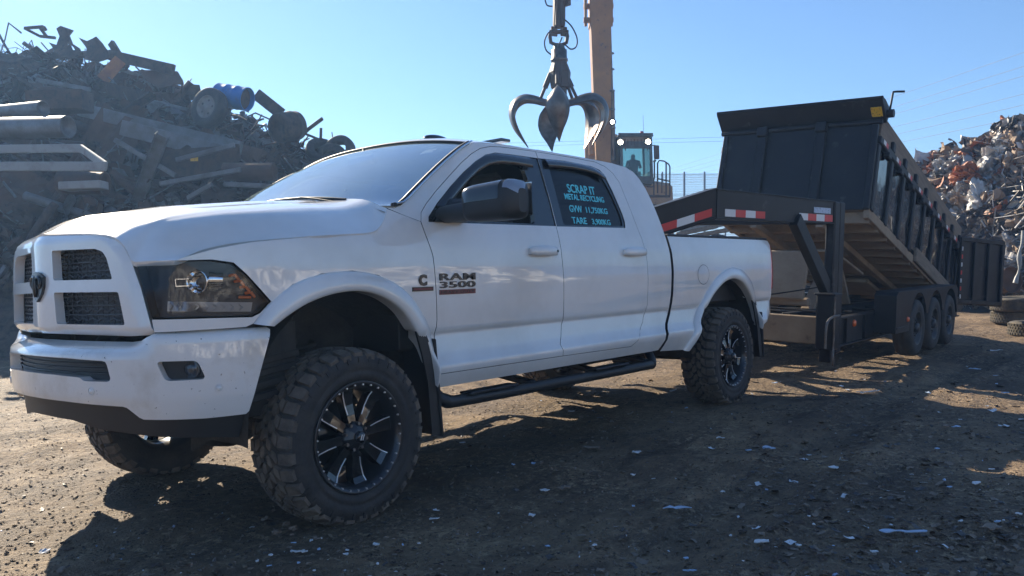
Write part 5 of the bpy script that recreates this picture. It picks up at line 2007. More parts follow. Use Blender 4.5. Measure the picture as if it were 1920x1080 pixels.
beampx("lean_plate", (480, 176), (528, 214), .08, .30, M['rustd'], "flat dark channel leaning up against the sky right of the blue drum", "steel channel", 20.6, 20.6)
beampx("steel_bar", (565, 252), (605, 222), .06, .09, M['rustd'], "thin bar sloping up against the sky at the low end of the heap", "bar", 20.8, 20.6)
beampx("steel_bar", (601, 268), (602, 240), .06, .07, M['rustd'], "short upright bar at the low right end of the heap", "bar", 20.7, 20.7)
beampx("steel_bar", (570, 250), (600, 262), .05, .06, M['rustd'], "level bar crossing the foot of the short upright bar", "bar", 20.7, 20.7)
mb = MB()
for a, b in (((46, 53), (82, 50)), ((46, 53), (75, 68)), ((75, 68), (104, 71)), ((75, 52), (87, 68)), ((82, 50), (86, 57))):
    mb.bar(at(*a, 21.2) - at(75, 60, 21.2), at(*b, 21.2) - at(75, 60, 21.2), .07, .07)
one("bent_truss", mb, M['rustd'], "bent triangular truss sticking out against the sky at the heap's top left", "bent truss", None, Matrix.Translation(at(75, 60, 21.2)))
def outline(name, pts, d, th, m, label, cat, holes=(), tilt=0.25):
    """torn plate with a traced outline, real thickness, buckled and leaning"""
    c = at(sum(p[0] for p in pts) / len(pts), sum(p[1] for p in pts) / len(pts), d)
    k = d / FPX
    cx, cy = sum(p[0] for p in pts) / len(pts), sum(p[1] for p in pts) / len(pts)
    pol = [((x - cx) * k, (cy - y) * k) for x, y in pts]
    hl_ = [[((x - cx) * k, (cy - y) * k) for x, y in h] for h in holes]
    def fn(x, y):
        z = .16 * noise.noise(Vector((x * 1.6, y * 1.6, d))) + tilt * y
        return CAM_R * x + Vector((0, 0, 1)) * y + FWD * z, -FWD
    mb = MB(); panel(mb, pol, hl_, fn, th, .18, 0)
    return one(name, mb, m, label, cat, None, Matrix.Translation(c))
outline("torn_plate", [(89, 78), (103, 83), (108, 66), (100, 50), (107, 44), (120, 49), (135, 55), (128, 65), (136, 82), (152, 92), (156, 104), (140, 112), (118, 108), (104, 98)], 20.8, .05, M['rustd'],
        "ragged torn dark plate with holes standing at the peak of the heap", "torn plate", [[(126, 78), (129, 84), (126, 86)], [(132, 84), (138, 88), (144, 96), (138, 95)]])
outline("torn_plate", [(144, 68), (158, 74), (175, 65), (188, 78), (205, 99), (206, 112), (188, 118), (160, 112), (158, 88)], 20.6, .05, M['rustd'], "broad dark slab leaning beside the ragged plate at the heap's peak", "torn plate")
outline("torn_plate", [(260, 131), (300, 128), (330, 132), (342, 150), (345, 160), (330, 158), (300, 166), (272, 150)], 20.4, .06, M['rustb'], "rusty curled sheet under the beam that juts against the sky", "torn plate")
outline("side_panel", [(300, 282), (420, 272), (448, 270), (450, 300), (380, 330), (300, 330)], 17.4, .05, M['rustd'], "flat dark panel with a small yellow sticker set in the heap", "metal panel", tilt=.1)
mb = MB(); mb.box((0, 0, 0), (.16, .16, .01), b=.002)
one("yellow_sticker", mb, M['yellow'], "small yellow sticker on the dark panel in the heap", "sticker", None, facing(at(364, 295, 17.15), 0, 0))
# pale channels, tank and trough at the left edge, nearer than the heap's peak
LCH = empty("pale_channel_frame", at(100, 305, 13.2)); tag(LCH, "long pale U-shaped channel frame lying level at the left edge of the heap", "channel frame")
o0 = at(100, 305, 13.2)
def lbar(a, b, da, db, w, h, nm, m, par=LCH):
    mb = MB(); mb.bar(at(*a, da) - o0, at(*b, db) - o0, w, h, b=.01); return mb.build(nm, m, par)
lbar((-60, 280), (152, 278), 14.2, 13.9, .05, .145, "rear_channel", M['palest'])
lbar((-60, 312), (199, 312), 13.2, 13.0, .05, .150, "front_channel", M['palest'])
lbar((152, 278), (199, 311), 13.9, 13.02, .05, .135, "end_channel", M['palest'])
beampx("pale_box", (118, 350), (196, 347), .30, .13, M['palest'], "short pale box section under the long channel frame", "box section", 13.2, 13.2)
def tank(a, b, da, db, r, label, m, nm="steel_tank"):
    p, q = at(*a, da), at(*b, db); c = (p + q) / 2
    mb = MB(); X = frame_from(q - p).to_4x4(); L = (q - p).length
    mb.lathe([(0, -L / 2), (r * .7, -L / 2), (r, -L / 2 + .03), (r, L / 2 - .03), (r * 1.03, L / 2 - .02), (r * 1.03, L / 2), (r * .92, L / 2), (r * .9, L / 2 - .06), (0, L / 2 - .10)], 28, X)
    return one(nm, mb, m, label, "tank", None, Matrix.Translation(c))
tank((-40, 242), (128, 238), 15.2, 14.8, .20, "grey cylindrical tank lying level above the pale channel frame", M['greyst'])
tank((-30, 214), (82, 203), 15.8, 15.4, .14, "slim tilted tube with a sunlit rim at the left edge of the heap", M['greyst'])
beampx("dark_block", (60, 192), (165, 190), .5, .42, M['rustd'], "dark boxy wreck with sunlit top edge above the grey tank", "boxy wreck", 17.2, 17.2)
tank((110, 342), (198, 345), 13.9, 13.9, .20, "dark rounded cylinder beneath the pale channel frame", M['rustd'], "dark_cylinder")
tank((418, 322), (515, 322), 17.0, 17.0, .19, "rusty ribbed cylinder half buried low in the heap", M['rustb'], "rusty_cylinder")
# tyres at the low right end of the heap
for k, (x, y, yw, lb) in enumerate(((604, 285, .5, "dark old tyre lying at the heap's low end behind the windscreen"), (636, 284, -.3, "dark old tyre on top at the far low end of the heap"), (622, 300, .1, "dark old tyre wedged under two others at the heap's low end"))):
    mb = MB(); tyre_geo(mb, .42, .26, Matrix.Identity(4))
    one("old_tyre", mb, M['rubber'], lb, "tyre", None, facing(at(x, y, 20.6), yw, radians(-38 + 20 * k)))

# ---- right heap of crumpled sheet
M['cr_w'] = mat("crumpled_white_sheet", (.66, .64, .60), .5, col2=(.34, .30, .26), nscale=3, metal=.1, bump=.3, bscale=10)
M['cr_g'] = mat("crumpled_grey_sheet", (.36, .365, .37), .42, metal=.35, col2=(.20, .175, .15), nscale=3, bump=.3, bscale=10)
M['cr_b'] = mat("crumpled_brown_sheet", (.24, .165, .11), .7, col2=(.36, .26, .18), nscale=3, bump=.3, bscale=10)
M['cr_o'] = mat("crumpled_orange_sheet", (.42, .13, .05), .6, col2=(.26, .13, .08), nscale=3, bump=.3, bscale=10)
M['cr_u'] = mat("crumpled_blue_sheet", (.30, .38, .52), .5, col2=(.20, .22, .26), nscale=3, bump=.3, bscale=10)
M['cr_k'] = mat("crumpled_dark_sheet", (.05, .047, .047), .5, col2=(.12, .10, .085), nscale=3, metal=.3, bump=.3, bscale=10)
SIL_R = [(1560, 400, 24), (1640, 345, 23.5), (1700, 308, 23), (1740, 290, 22.5), (1780, 272, 22), (1830, 262, 21.6), (1860, 240, 21.3), (1890, 224, 21), (1930, 222, 21), (2000, 205, 21), (2120, 190, 21), (2300, 230, 21), (2480, 330, 21)]
RIDGE2 = catmull([at(*q) for q in SIL_R], 6)
mound(RIDGE2, 6.0, "crumpled_heap_core", M['cr_k'], .40, "dark packed body of the crumpled sheet-metal heap behind the trailer", "scrap heap", seed=4.0)
def crumple(r, seed, sub=4):
    bm = bmesh.new()
    bmesh.ops.create_icosphere(bm, subdivisions=sub, radius=1.0)
    for v in bm.verts:
        d = v.co.normalized()
        f = 1 + .45 * noise.noise(d * 1.3 + Vector((seed, 0, 0))) - .60 * abs(noise.noise(d * 2.6 + Vector((0, seed, 0)))) - .42 * abs(noise.noise(d * 5.5 + Vector((0, 0, seed)))) + .12 * noise.noise(d * 14 + Vector((seed, 0, seed)))
        v.co = d * (r * f)
        v.co.z *= .7
        v.co.x *= 1.25
    vs = [v.co.copy() for v in bm.verts]
    fs = [[v.index for v in f.verts] for f in bm.faces]
    bm.free()
    mb = MB(); mb.add(vs, fs, 0, False)
    return mb
KR = {}
for mk_, nm, col in (('cr_w', 'white_sheet', 'white'), ('cr_g', 'grey_sheet', 'grey'), ('cr_b', 'brown_sheet', 'brown'), ('cr_o', 'orange_sheet', 'orange'), ('cr_u', 'pale_blue_sheet', 'pale blue'), ('cr_k', 'dark_sheet', 'dark')):
    L_ = []
    for k in range(3):
        o = (crumple(.62, k * 7.1 + len(KR)) if k < 2 else plate_mesh(1.1, .8, .45, k + len(KR) * 2.2)).build(nm, M[mk_]); L_.append(o.data); bpy.data.objects.remove(o)
    KR[mk_] = (nm, col, L_)
def pxy(P):
    v = P - CAM_P
    z = v.dot(CAM_F)
    return 960 + v.dot(CAM_R) / z * FPX, 540 - v.dot(CAM_U) / z * FPX
vis2 = [i for i, p in enumerate(RIDGE2) if 1690 < pxy(p)[0] < 2010]
vis2b = [i for i, p in enumerate(RIDGE2) if 1600 < pxy(p)[0] < 2300]
def zone(px, py):
    # colour patches seen in the heap
    if 1790 < px < 1840 and 300 < py < 360: return [('cr_o', 3), ('cr_w', 1.5), ('cr_b', 5), ('cr_g', 3)]
    if 1830 < px < 1870 and 270 < py < 330: return [('cr_o', 3), ('cr_w', 2), ('cr_b', 5), ('cr_g', 2)]
    if 1790 < px < 1850 and 345 < py < 375: return [('cr_o', 2), ('cr_b', 4), ('cr_g', 3), ('cr_w', 2)]
    if px > 1860 and py < 300: return [('cr_w', 3), ('cr_g', 3), ('cr_b', 3), ('cr_o', 1), ('cr_k', 2)]
    if px > 1850 and 300 <= py < 350: return [('cr_b', 5), ('cr_g', 2), ('cr_k', 2)]
    if px > 1850 and 360 < py < 430: return [('cr_u', 4), ('cr_w', 4), ('cr_g', 2), ('cr_k', 2)]
    if py > 430: return [('cr_k', 6), ('cr_g', 3), ('cr_b', 2), ('cr_w', 1)]
    return [('cr_g', 5), ('cr_w', 1.5), ('cr_k', 3), ('cr_b', 5), ('cr_o', 1), ('cr_u', .5)]
for q in range(230):
    i = rng.choice(vis2); t = rng.random() * .92
    P = heap_pt(RIDGE2, i, t, 6.0)
    px_, py_ = pxy(P)
    if px_ > 1990 or px_ < 1690 or py_ > 560: continue
    zz = zone(px_, py_)
    mk_ = rng.choices([a for a, b in zz], [b for a, b in zz])[0]
    nm, col, L_ = KR[mk_]
    sc = rng.uniform(.40, .85)
    if t < .08: sc *= .7
    Rm = Matrix.Rotation(rng.uniform(0, 6.3), 4, 'Z') @ Matrix.Rotation(rng.gauss(0, .7), 4, 'X') @ Matrix.Rotation(rng.gauss(0, .7), 4, 'Y')
    one(nm, rng.choice(L_), None, "%s crumpled sheet metal in the heap behind the dump trailer" % col, "crumpled metal", "%s crumpled pieces in the right heap" % col,
        Matrix.Translation(P - FWD * rng.uniform(-.05, .3)) @ Rm @ Matrix.Scale(sc, 4))
def curls(ridge, ids, n, name, mats_, label, lo, hi, tmax, off, seed, pr):
    g = random.Random(seed)
    mb = MB()
    for _ in range(n):
        i = g.choice(ids); t = g.random() * tmax
        P = heap_pt(ridge, i, t, 6.0) - FWD * g.uniform(-.1, off) + Vector((0, 0, g.uniform(-.05, .22)))
        L = g.uniform(lo, hi); W = L * g.uniform(.25, .8)
        R_ = Matrix.Rotation(g.uniform(0, 6.3), 3, 'Z') @ Matrix.Rotation(g.gauss(0, 1), 3, 'X') @ Matrix.Rotation(g.gauss(0, 1), 3, 'Y')
        cv = g.uniform(-3.2, 3.2); tw = g.uniform(-1.3, 1.3); rows = []
        for k in range(6):
            q = k / 5 - .5
            an = cv * q
            x = L * (sin(an) / cv if abs(cv) > .2 else q)
            z = L * ((1 - cos(an)) / cv if abs(cv) > .2 else 0)
            r = []
            for j in (-1, 0, 1):
                w = W / 2 * j * (.7 + .3 * cos(q * 2))
                r.append(P + R_ @ Vector((x + g.uniform(-.06, .06) * L, w * cos(tw * q) + g.uniform(-.06, .06) * L, z + w * sin(tw * q) + (.12 * L if j == 0 else 0) * g.uniform(-1, 1))))
            rows.append(r)
        mb.grid(rows, g.choices(range(len(mats_)), pr)[0], False)
    return tag(mb.build(name, mats_), label, "scrap", None, "stuff")
curls(RIDGE2, vis2b, 3600, "shredded_scrap", [M['cr_w'], M['cr_g'], M['cr_b'], M['cr_k'], M['cr_o'], M['cr_u']], "shredded curled sheet scrap covering the crumpled heap", .16, .62, .97, .35, 8, [4, 7, 9, 6, 2.2, .8])
tangle(RIDGE2, vis2b, 420, "scrap_tangle", [M['cr_g'], M['cr_w'], M['cr_k']], "loose strips and wire over the crumpled heap", .3, 1.0, .014, .97, .35, 9)
# ------------------------------------------------------------------ things lying in front of the right heap
def put_tyre(px, py, dz, R, W, tilt, yaw, label):
    P = ground_at(px, py)
    mb = MB()
    tyre_geo(mb, R, W, Matrix.Identity(4), .56, 48)
    for k in range(46):
        a = 2 * pi * k / 46
        for h in (-.32, -.11, .11, .32):
            mb.box((R * cos(a + h), R * sin(a + h), h * W), (.012, R * .075, W * .15), Matrix.Rotation(a + h, 3, 'Z'), b=.002)
    R_ = Matrix.Rotation(yaw, 4, 'Z') @ Matrix.Rotation(tilt, 4, 'X')
    return one("used_tyre", mb, M['dtyre'], label, "tyre", None, Matrix.Translation(P + Vector((0, 0, dz + W / 2))) @ R_)
M['dtyre'] = mat("dusty_tyre", (.055, .050, .044), .85, col2=(.14, .115, .075), nscale=6, namt=(.4, .7), bump=.1, bscale=40)
put_tyre(1905, 606, .0, .42, .24, .03, .2, "lower used tyre of the stacked pair lying flat right of the trailer")
put_tyre(1907, 606, .245, .44, .25, -.03, .9, "upper used tyre of the stacked pair lying flat right of the trailer")
put_tyre(1945, 630, .0, .42, .24, .02, .4, "single used tyre lying flat in front of the stacked pair")
g = random.Random(21)
fl = [((1838, 566), (1905, 548), 'palest', "pale flat strip lying behind the stacked tyres"), ((1850, 556), (1926, 560), 'cr_w', "long white strip lying level behind the stacked tyres"),
      ((1880, 560), (1930, 535), 'greyst', "grey bar propped on the scrap behind the stacked tyres"), ((1868, 540), (1935, 536), 'cr_u', "pale blue strip lying highest behind the stacked tyres")]
for a, b, mk_, lb in fl:
    p, q = ground_at(*a) + Vector((0, 0, .05)), at(b[0], b[1], (ground_at(*a) - CAM_P).dot(CAM_F) + .5)
    c = (p + q) / 2
    mb = MB(); mb.bar(p - c, q - c, .12, .03, b=.004)
    one("scrap_strip", mb, M[mk_], lb, "metal strip", None, Matrix.Translation(c))
P = at(1888, 526, 16.2)
rr_ = empty("rusted_disc", P); tag(rr_, "rusty wheel rim leaning in the heap above the stacked tyres", "wheel rim")
mb = MB(); X = facing(Vector((0, 0, 0)), .3, -.1); mb.lathe([(.20, -.1), (.25, -.12), (.23, -.06), (.22, .06), (.24, .11), (.27, .12), (.26, .09), (.20, .05), (.10, .06), (.06, .08), (.0, .08)], 28, X); mb.build("dish", M['rustb'], rr_)
mb = MB()
vs_ = []
for k in range(12):
    a = at(1919 - k * 1.2 + 2 * sin(k), 432 + k * 9, 15.8)
    vs_.append(a)
mb.tube([v - P for v in vs_], [.035 + .015 * sin(k * 1.3) for k in range(12)], 7)
one("twisted_bar", mb, M['palest'], "pale twisted bar hanging down the heap's face at the right edge", "twisted bar", None, Matrix.Translation(P))

# ------------------------------------------------------------------ material handler crane with boom and lit lamps
TILT = Matrix.Rotation(.030, 4, FWD)          # the far ground stands level, our patch leans
M['crane'] = mat("grimy_orange_crane_paint", (.40, .195, .06), .55, col2=(.20, .10, .045), nscale=1.2, namt=(.4, .8), col3=(.05, .035, .03), n3scale=5, n3=(.6, .75), bump=.08, bscale=8)
M['cabf'] = mat('cab_frame_paint', (.11, .12, .115), .5, col2=(.06, .055, .05), nscale=4)
M['craned'] = mat("dark_crane_steel", (.055, .043, .038), .6, col2=(.12, .06, .035), nscale=2, bump=.1, bscale=10)
M['wornst'] = mat("bright_worn_steel", (.20, .18, .165), .40, metal=.85, col2=(.10, .075, .06), nscale=3, namt=(.4, .7), bump=.1, bscale=12)
M['lamp'] = mat("lit_work_lamp", (1, .95, .8), .3, emit=((1.0, .92, .72), 14.0))
M['cabglass'] = glass("cab_glass", (.45, .62, .58), 1.2)
D0 = 30.0
CB = at(1160, 520, D0)
crane = empty("scrap_handler_crane", CB); tag(crane, "tall orange material handler with raised boom and lit lamps behind the truck", "crane")
def cp(px, py, d=D0): return at(px, py, d) - CB
def cbar(a, b, w, h, nm, m, d=D0, d2=None, par=None, up=None):
    mb = MB(); mb.bar(cp(a[0], a[1], d), cp(b[0], b[1], d2 or d), w, h, up=up if up else tuple(FWD), b=.02); return mb.build(nm, m, par or crane)
mb = MB()
def boxcol(a, b, da, db, wa, wb, dep):
    p, q = cp(*a, da), cp(*b, db)
    vs = []
    for c, w in ((p, wa), (q, wb)):
        for sx, sy in ((-1, -1), (1, -1), (1, 1), (-1, 1)): vs.append(c + CAM_R * (sx * w / 2) + FWD * (sy * dep / 2))
    mb.add(vs, [[0, 1, 5, 4], [1, 2, 6, 5], [2, 3, 7, 6], [3, 0, 4, 7], [3, 2, 1, 0], [4, 5, 6, 7]])
boxcol((1130, 330), (1125, 50), 29.6, 28.4, .50, .70, .7)
boxcol((1125, 50), (1124, -70), 28.4, 27.8, .76, .72, .7)
boom = mb.build("boom", M['crane'], crane)
mb = MB()
for sx in (-24, 24): mb.bar(cp(1122 + sx, 50, 28.3), cp(1122 + sx * 1.05, -70, 27.7), .09, .22, up=tuple(FWD), b=.02)
for y in (12, 38): mb.bar(cp(1094, y, 28.2), cp(1150, y, 28.2), .16, .16)
mb.build("boom_yoke", M['crane'], boom)
mb = MB()
mb.cyl(cp(1143, 50, 28.2), cp(1147, 170, 28.8), .055, 10); mb.cyl(cp(1147, 170, 28.8), cp(1149, 300, 29.4), .10, 12)
for y in (100, 130, 170, 205, 240): mb.box(cp(1146 + (y - 100) * .02, y, 28.6), (.16, .16, .06), b=.01)
mb.build("boom_cylinder", M['wornst'], boom)
for x, y in ((1110, 228), (1148, 229)):
    mb = MB(); X = facing(cp(x, y, 28.6)); mb.lathe([(.0, -.10), (.09, -.08), (.125, .0), (.125, .05), (.11, .05), (.0, .02)], 16, X); l_ = mb.build("boom_lamp", M['craned'], boom)
    mb = MB(); mb.lathe([(.0, .055), (.05, .05), (.075, .035)], 14, X); mb.build("lamp_glass", M['lamp'], l_)
mb = MB()
mb.box(cp(1128, 285, 30), (1.0, .9, 1.3), b=.06); mb.box(cp(1150, 400, 31.5), (3.2, 3.6, 2.2), b=.15); mb.box(cp(1112, 270, 29.6), (.22, .3, .85), b=.04)
mb.build("upper_body", M['crane'], crane)
mb = MB()
mb.box(cp(1180, 470, 31), (3.6, 3.4, 1.0), b=.1)
mb.build("undercarriage", M['craned'], crane)
for x, d in ((1090, 29.5), (1246, 29.5), (1110, 33), (1250, 33)):
    mb = MB(); X = facing(cp(x, 510 - (d - 29.5) * 4, d), .5); tyre_geo(mb, .75, .5, X, .5, 36); mb.lathe([(.36, .1), (.2, .16), (0, .16)], 20, X); mb.build("wheel", M['rubber'], crane)
# cab
K = D0 / FPX
cabc = cp(1187, 305, D0)
Rcab = Matrix((CAM_R, FWD, Vector((0, 0, 1)))).transposed()
Xc = Matrix.Translation(cabc) @ Rcab.to_4x4()
mb = MB(); mb.M = Xc
W_, H_, Dp = 1.16, 1.62, 1.6
for sx in (-1, 1):
    for sy in (-1, 1): mb.box((sx * (W_ / 2 - .05), sy * Dp / 2, .05), (.10, .10, H_), b=.02)
    mb.box((sx * (W_ / 2 - .05), 0, -.55), (.08, Dp, .35), b=.02)
mb.box((0, 0, H_ / 2 + .05), (W_ + .1, Dp + .1, .12), b=.04)
mb.box((0, 0, -H_ / 2), (W_, Dp, .14), b=.03)
mb.box((0, -Dp / 2, -.70), (W_, .06, .20), b=.02)
mb.box((0, -Dp / 2 - .02, .52), (W_ - .1, .06, .26), b=.02)
cab = mb.build("cab", M['cabf'], crane)
mb = MB(); mb.M = Xc
mb.box((0, -Dp / 2 + .02, -.10), (W_ - .18, .012, 1.02), b=.002)
mb.build("cab_window", M['cabglass'], cab)
for sx in (-1, 1):
    mb = MB(); mb.M = Xc
    mb.box((sx * (W_ / 2 - .05), 0, .12), (.012, Dp - .12, 1.1), b=.002); mb.build("cab_window", M['cabglass'], cab)
mb = MB(); mb.M = Xc
for sx in (-1, 1): mb.bar((sx * .40, -Dp / 2 - .09, .30), (sx * .38, -Dp / 2 - .09, .72), .03, .03)
for k in range(8): mb.bar((-.42 + k * .12, -Dp / 2 - .08, .50), (-.42 + k * .12, -Dp / 2 - .08, .72), .02, .02)
mb.bar((-.62, -Dp / 2, .92), (.62, -Dp / 2, .92), .05, .05); mb.bar((-.6, 0, .90), (.6, 0, .90), .04, .04)
for x in (-.55, -.3, .1, .55): mb.bar((x, -Dp / 2, .80), (x, -Dp / 2, .93), .04, .04)
mb.bar((.42, 0, .9), (.42, 0, 1.75), .012, .012)
mb.build("roof_guard", M['craned'], cab)
for x, z in ((-.57, .60), (.42, .62)):
    mb = MB(); mb.M = Xc @ Matrix.Translation((x, -Dp / 2 - .12, z)) @ Matrix.Rotation(pi / 2, 4, 'X')
    mb.lathe([(.0, -.10), (.07, -.08), (.10, .0), (.09, .0)], 14, None, 0); ll = mb.build("work_lamp", M['craned'], cab)
    mb2 = MB(); mb2.M = mb.M; mb2.lathe([(0, .015), (.06, .01), (.088, -.005)], 14, None, 0); mb2.build("lamp_glass", M['lamp'], ll)
mb = MB(); mb.M = Xc; mb.lathe([(.07, .96), (.07, 1.06), (.05, 1.10), (0, 1.11)], 12, Xc @ Matrix.Translation((.30, -.3, 0))); mb.build("beacon", M['red'], cab)
mb = MB(); mb.M = Xc
mb.bar((.55, -.8, .5), (.68, -.85, .5), .03, .03); mb.box((.72, -.85, .25), (.20, .08, .50), b=.03); mb.bar((.60, -.8, -.1), (.70, -.85, .1), .03, .03)
mb.build("cab_mirror", M['craned'], cab)
# operator: one continuous body seated behind the glass
def skin_person(name, V, E, Rr, m, loc, root):
    me = bpy.data.meshes.new(name); me.from_pydata(V, E, []); o = bpy.data.objects.new(name, me); COL.objects.link(o)
    sk = o.modifiers.new("skin", 'SKIN'); o.modifiers.new("sub", 'SUBSURF').levels = 1; o.modifiers["sub"].render_levels = 1
    for i, r in enumerate(Rr): me.skin_vertices[0].data[i].radius = (r, r)
    me.skin_vertices[0].data[root].use_root = True
    me.materials.append(m)
    return o
V = [(0, .05, .0), (0, .08, .25), (0, .06, .45), (0, .04, .56), (0, .02, .66), (0, .0, .76), (-.19, .05, .47), (-.26, -.10, .25), (-.18, -.30, .22), (.19, .05, .47), (.26, -.10, .25), (.18, -.30, .22), (-.10, -.05, -.02), (-.13, -.42, .02), (-.13, -.48, -.38), (.10, -.05, -.02), (.13, -.42, .02), (.13, -.48, -.38)]
E = [(0, 1), (1, 2), (2, 3), (3, 4), (4, 5), (2, 6), (6, 7), (7, 8), (2, 9), (9, 10), (10, 11), (0, 12), (12, 13), (13, 14), (0, 15), (15, 16), (16, 17)]
Rr = [.15, .15, .16, .06, .095, .07, .075, .055, .04, .075, .055, .04, .09, .07, .05, .09, .07, .05]
M['cloth'] = mat("dark_work_clothes", (.035, .04, .05), .85)
per = skin_person("person", V, E, Rr, M['cloth'], None, 0)
per.matrix_basis = Matrix.Translation(CB) @ Xc @ Matrix.Translation((.02, .15, -.42))
tag(per, "person in dark clothes sitting at the controls behind the crane cab window", "person")
# ladder rails beside the cab
mb = MB()
def rail(pts, r=.028): mb.tube([cp(*p) if len(p) == 3 else cp(p[0], p[1], 29.6) for p in pts], r, 6)
rail([(1233, 362), (1233, 306), (1236, 301), (1245, 302), (1254, 308), (1256, 313), (1256, 368)]); rail([(1249, 304), (1249, 366)]); rail([(1227, 335), (1227, 304), (1230, 300)]); rail([(1226, 335), (1226, 368)])
rail([(1213, 334), (1227, 334)]); rail([(1233, 335), (1256, 340)]); rail([(1213, 350), (1227, 350)]); rail([(1213, 368), (1256, 368)], .05)
rail([(1241, 325), (1241, 362)], .02)
mb.build("guard_rail", M['craned'], crane)
# dipper arm reaching towards the truck out of the top of the picture
mb = MB()
boxcol((1124, -70), (1048, -40), 27.8, 19.6, .7, .34, .5)
mb.build("dipper_arm", M['crane'], crane)

# ------------------------------------------------------------------ orange-peel grapple hanging from the arm
DG = 19.0
GC = at(1048, 196, DG)
grap = empty("scrap_grapple", GC); tag(grap, "open steel orange-peel grapple hanging from the crane arm above the truck roof", "grapple")
def gp(px, py, d=DG): return at(px, py, d) - GC
mb = MB()
mb.bar(gp(1049, -45), gp(1048, 52), .26, .24, b=.03); mb.box(gp(1062, 4), (.12, .2, .18), b=.02)
for sx in (-1, 1): mb.bar(gp(1048 + sx * 9, 50), gp(1048 + sx * 9, 68), .05, .16, b=.01)
mb.cyl(gp(1030, 60), gp(1066, 60), .05, 10)
for k in range(5): mb.tube(catmull([gp(1040 + k * 4, -45, 18.85), gp(1041 + k * 4, 5, 18.82), gp(1039 + k * 4, 48, 18.85)], 4), .014, 5)
mb.build("hanger_arm", M['craned'], grap)
mb = MB()
mb.tube([gp(*p) for p in ((1033, 60), (1031, 68), (1033, 80), (1042, 84), (1054, 84), (1062, 80), (1064, 68), (1062, 60))], .045, 8)
mb.build("shackle", M['craned'], grap)
mb = MB(); X = Matrix.Translation(gp(1048, 86)).to_4x4()
mb.lathe([(.0, .02), (.13, .0), (.14, -.08), (.18, -.10), (.18, -.30), (.20, -.31), (.20, -.36), (.0, -.36)], 20, X)
mb.build("rotator", M['wornst'], grap)
mb = MB()
for (z0, r0, z1, r1) in ((-.36, .17, -.62, .26), (-.62, .26, -.98, .22), (-.98, .16, -1.36, .14)):
    mb.lathe([(0, z0), (r0, z0), (r1, z1), (0, z1)], 8, X, 0, False)
mb.build("grapple_body", M['craned'], grap)
NT = 5
for k in range(NT):
    az = radians((-95, 179, 5, 36, 102)[k])
    # direction in plan: 0 = picture right, 90 = away
    dr_ = CAM_R * cos(az) + FWD * sin(az); dr_.z = 0; dr_.normalize()
    tr_ = Vector((0, 0, 1)).cross(dr_)
    prof_ = [(.12, .00, .09, .12), (.34, .03, .10, .15), (.58, .10, .11, .18), (.80, .12, .15, .20), (.98, .02, .21, .19), (1.06, -.16, .25, .16), (1.05, -.36, .255, .13), (.98, -.56, .20, .10), (.87, -.76, .10, .06), (.74, -.98, .012, .02)]
    cc = catmull([(r, z, w) for r, z, w, t in prof_], 4)
    tt = catmull([(r, z, t) for r, z, w, t in prof_], 4)
    mb = MB()
    rows = []
    for i, (c, t) in enumerate(zip(cc, tt)):
        nx_ = cc[min(i + 1, len(cc) - 1)] - cc[max(i - 1, 0)]
        tl = hypot(nx_.x, nx_.y)
        on = (nx_.y / tl * -1, nx_.x / tl)       # outward normal in the (r,z) plane
        ring = []
        w, th = c.z, t.z
        for j, (a, b_) in enumerate(((-1, -.25), (-.55, .35), (0, .75), (.55, .35), (1, -.25), (.5, -.15), (0, .05), (-.5, -.15))):
            ring.append(dr_ * (c.x + on[0] * th * b_) + Vector((0, 0, c.y + on[1] * th * b_)) + tr_ * (a * w))
        ring.append(ring[0]); rows.append(ring)
    mb.grid(rows, 0, True)
    tn = mb.build("grapple_tine", M['wornst'], grap)
    mb = MB()
    p, q = dr_ * .17 + Vector((0, 0, .72)), dr_ * .43 + Vector((0, 0, .14))
    mid = p.lerp(q, .55)
    mb.cyl(p, mid, .065, 10); mb.cyl(mid, q, .038, 8)
    mb.build("tine_cylinder", M['craned'], tn)
mb = MB()
for pts in (((1040, 55), (1028, 62), (1021, 78), (1024, 94), (1034, 103)), ((1056, 34), (1072, 50), (1082, 72), (1080, 88), (1070, 92), (1060, 84)), ((1022, 0), (1026, 10), (1036, 12)), ((1054, 70), (1046, 90), (1044, 110))):
    mb.tube(catmull([gp(*p, 18.85) for p in pts], 5), .018, 6)
mb.build("hydraulic_hose", M['plastic'], grap)

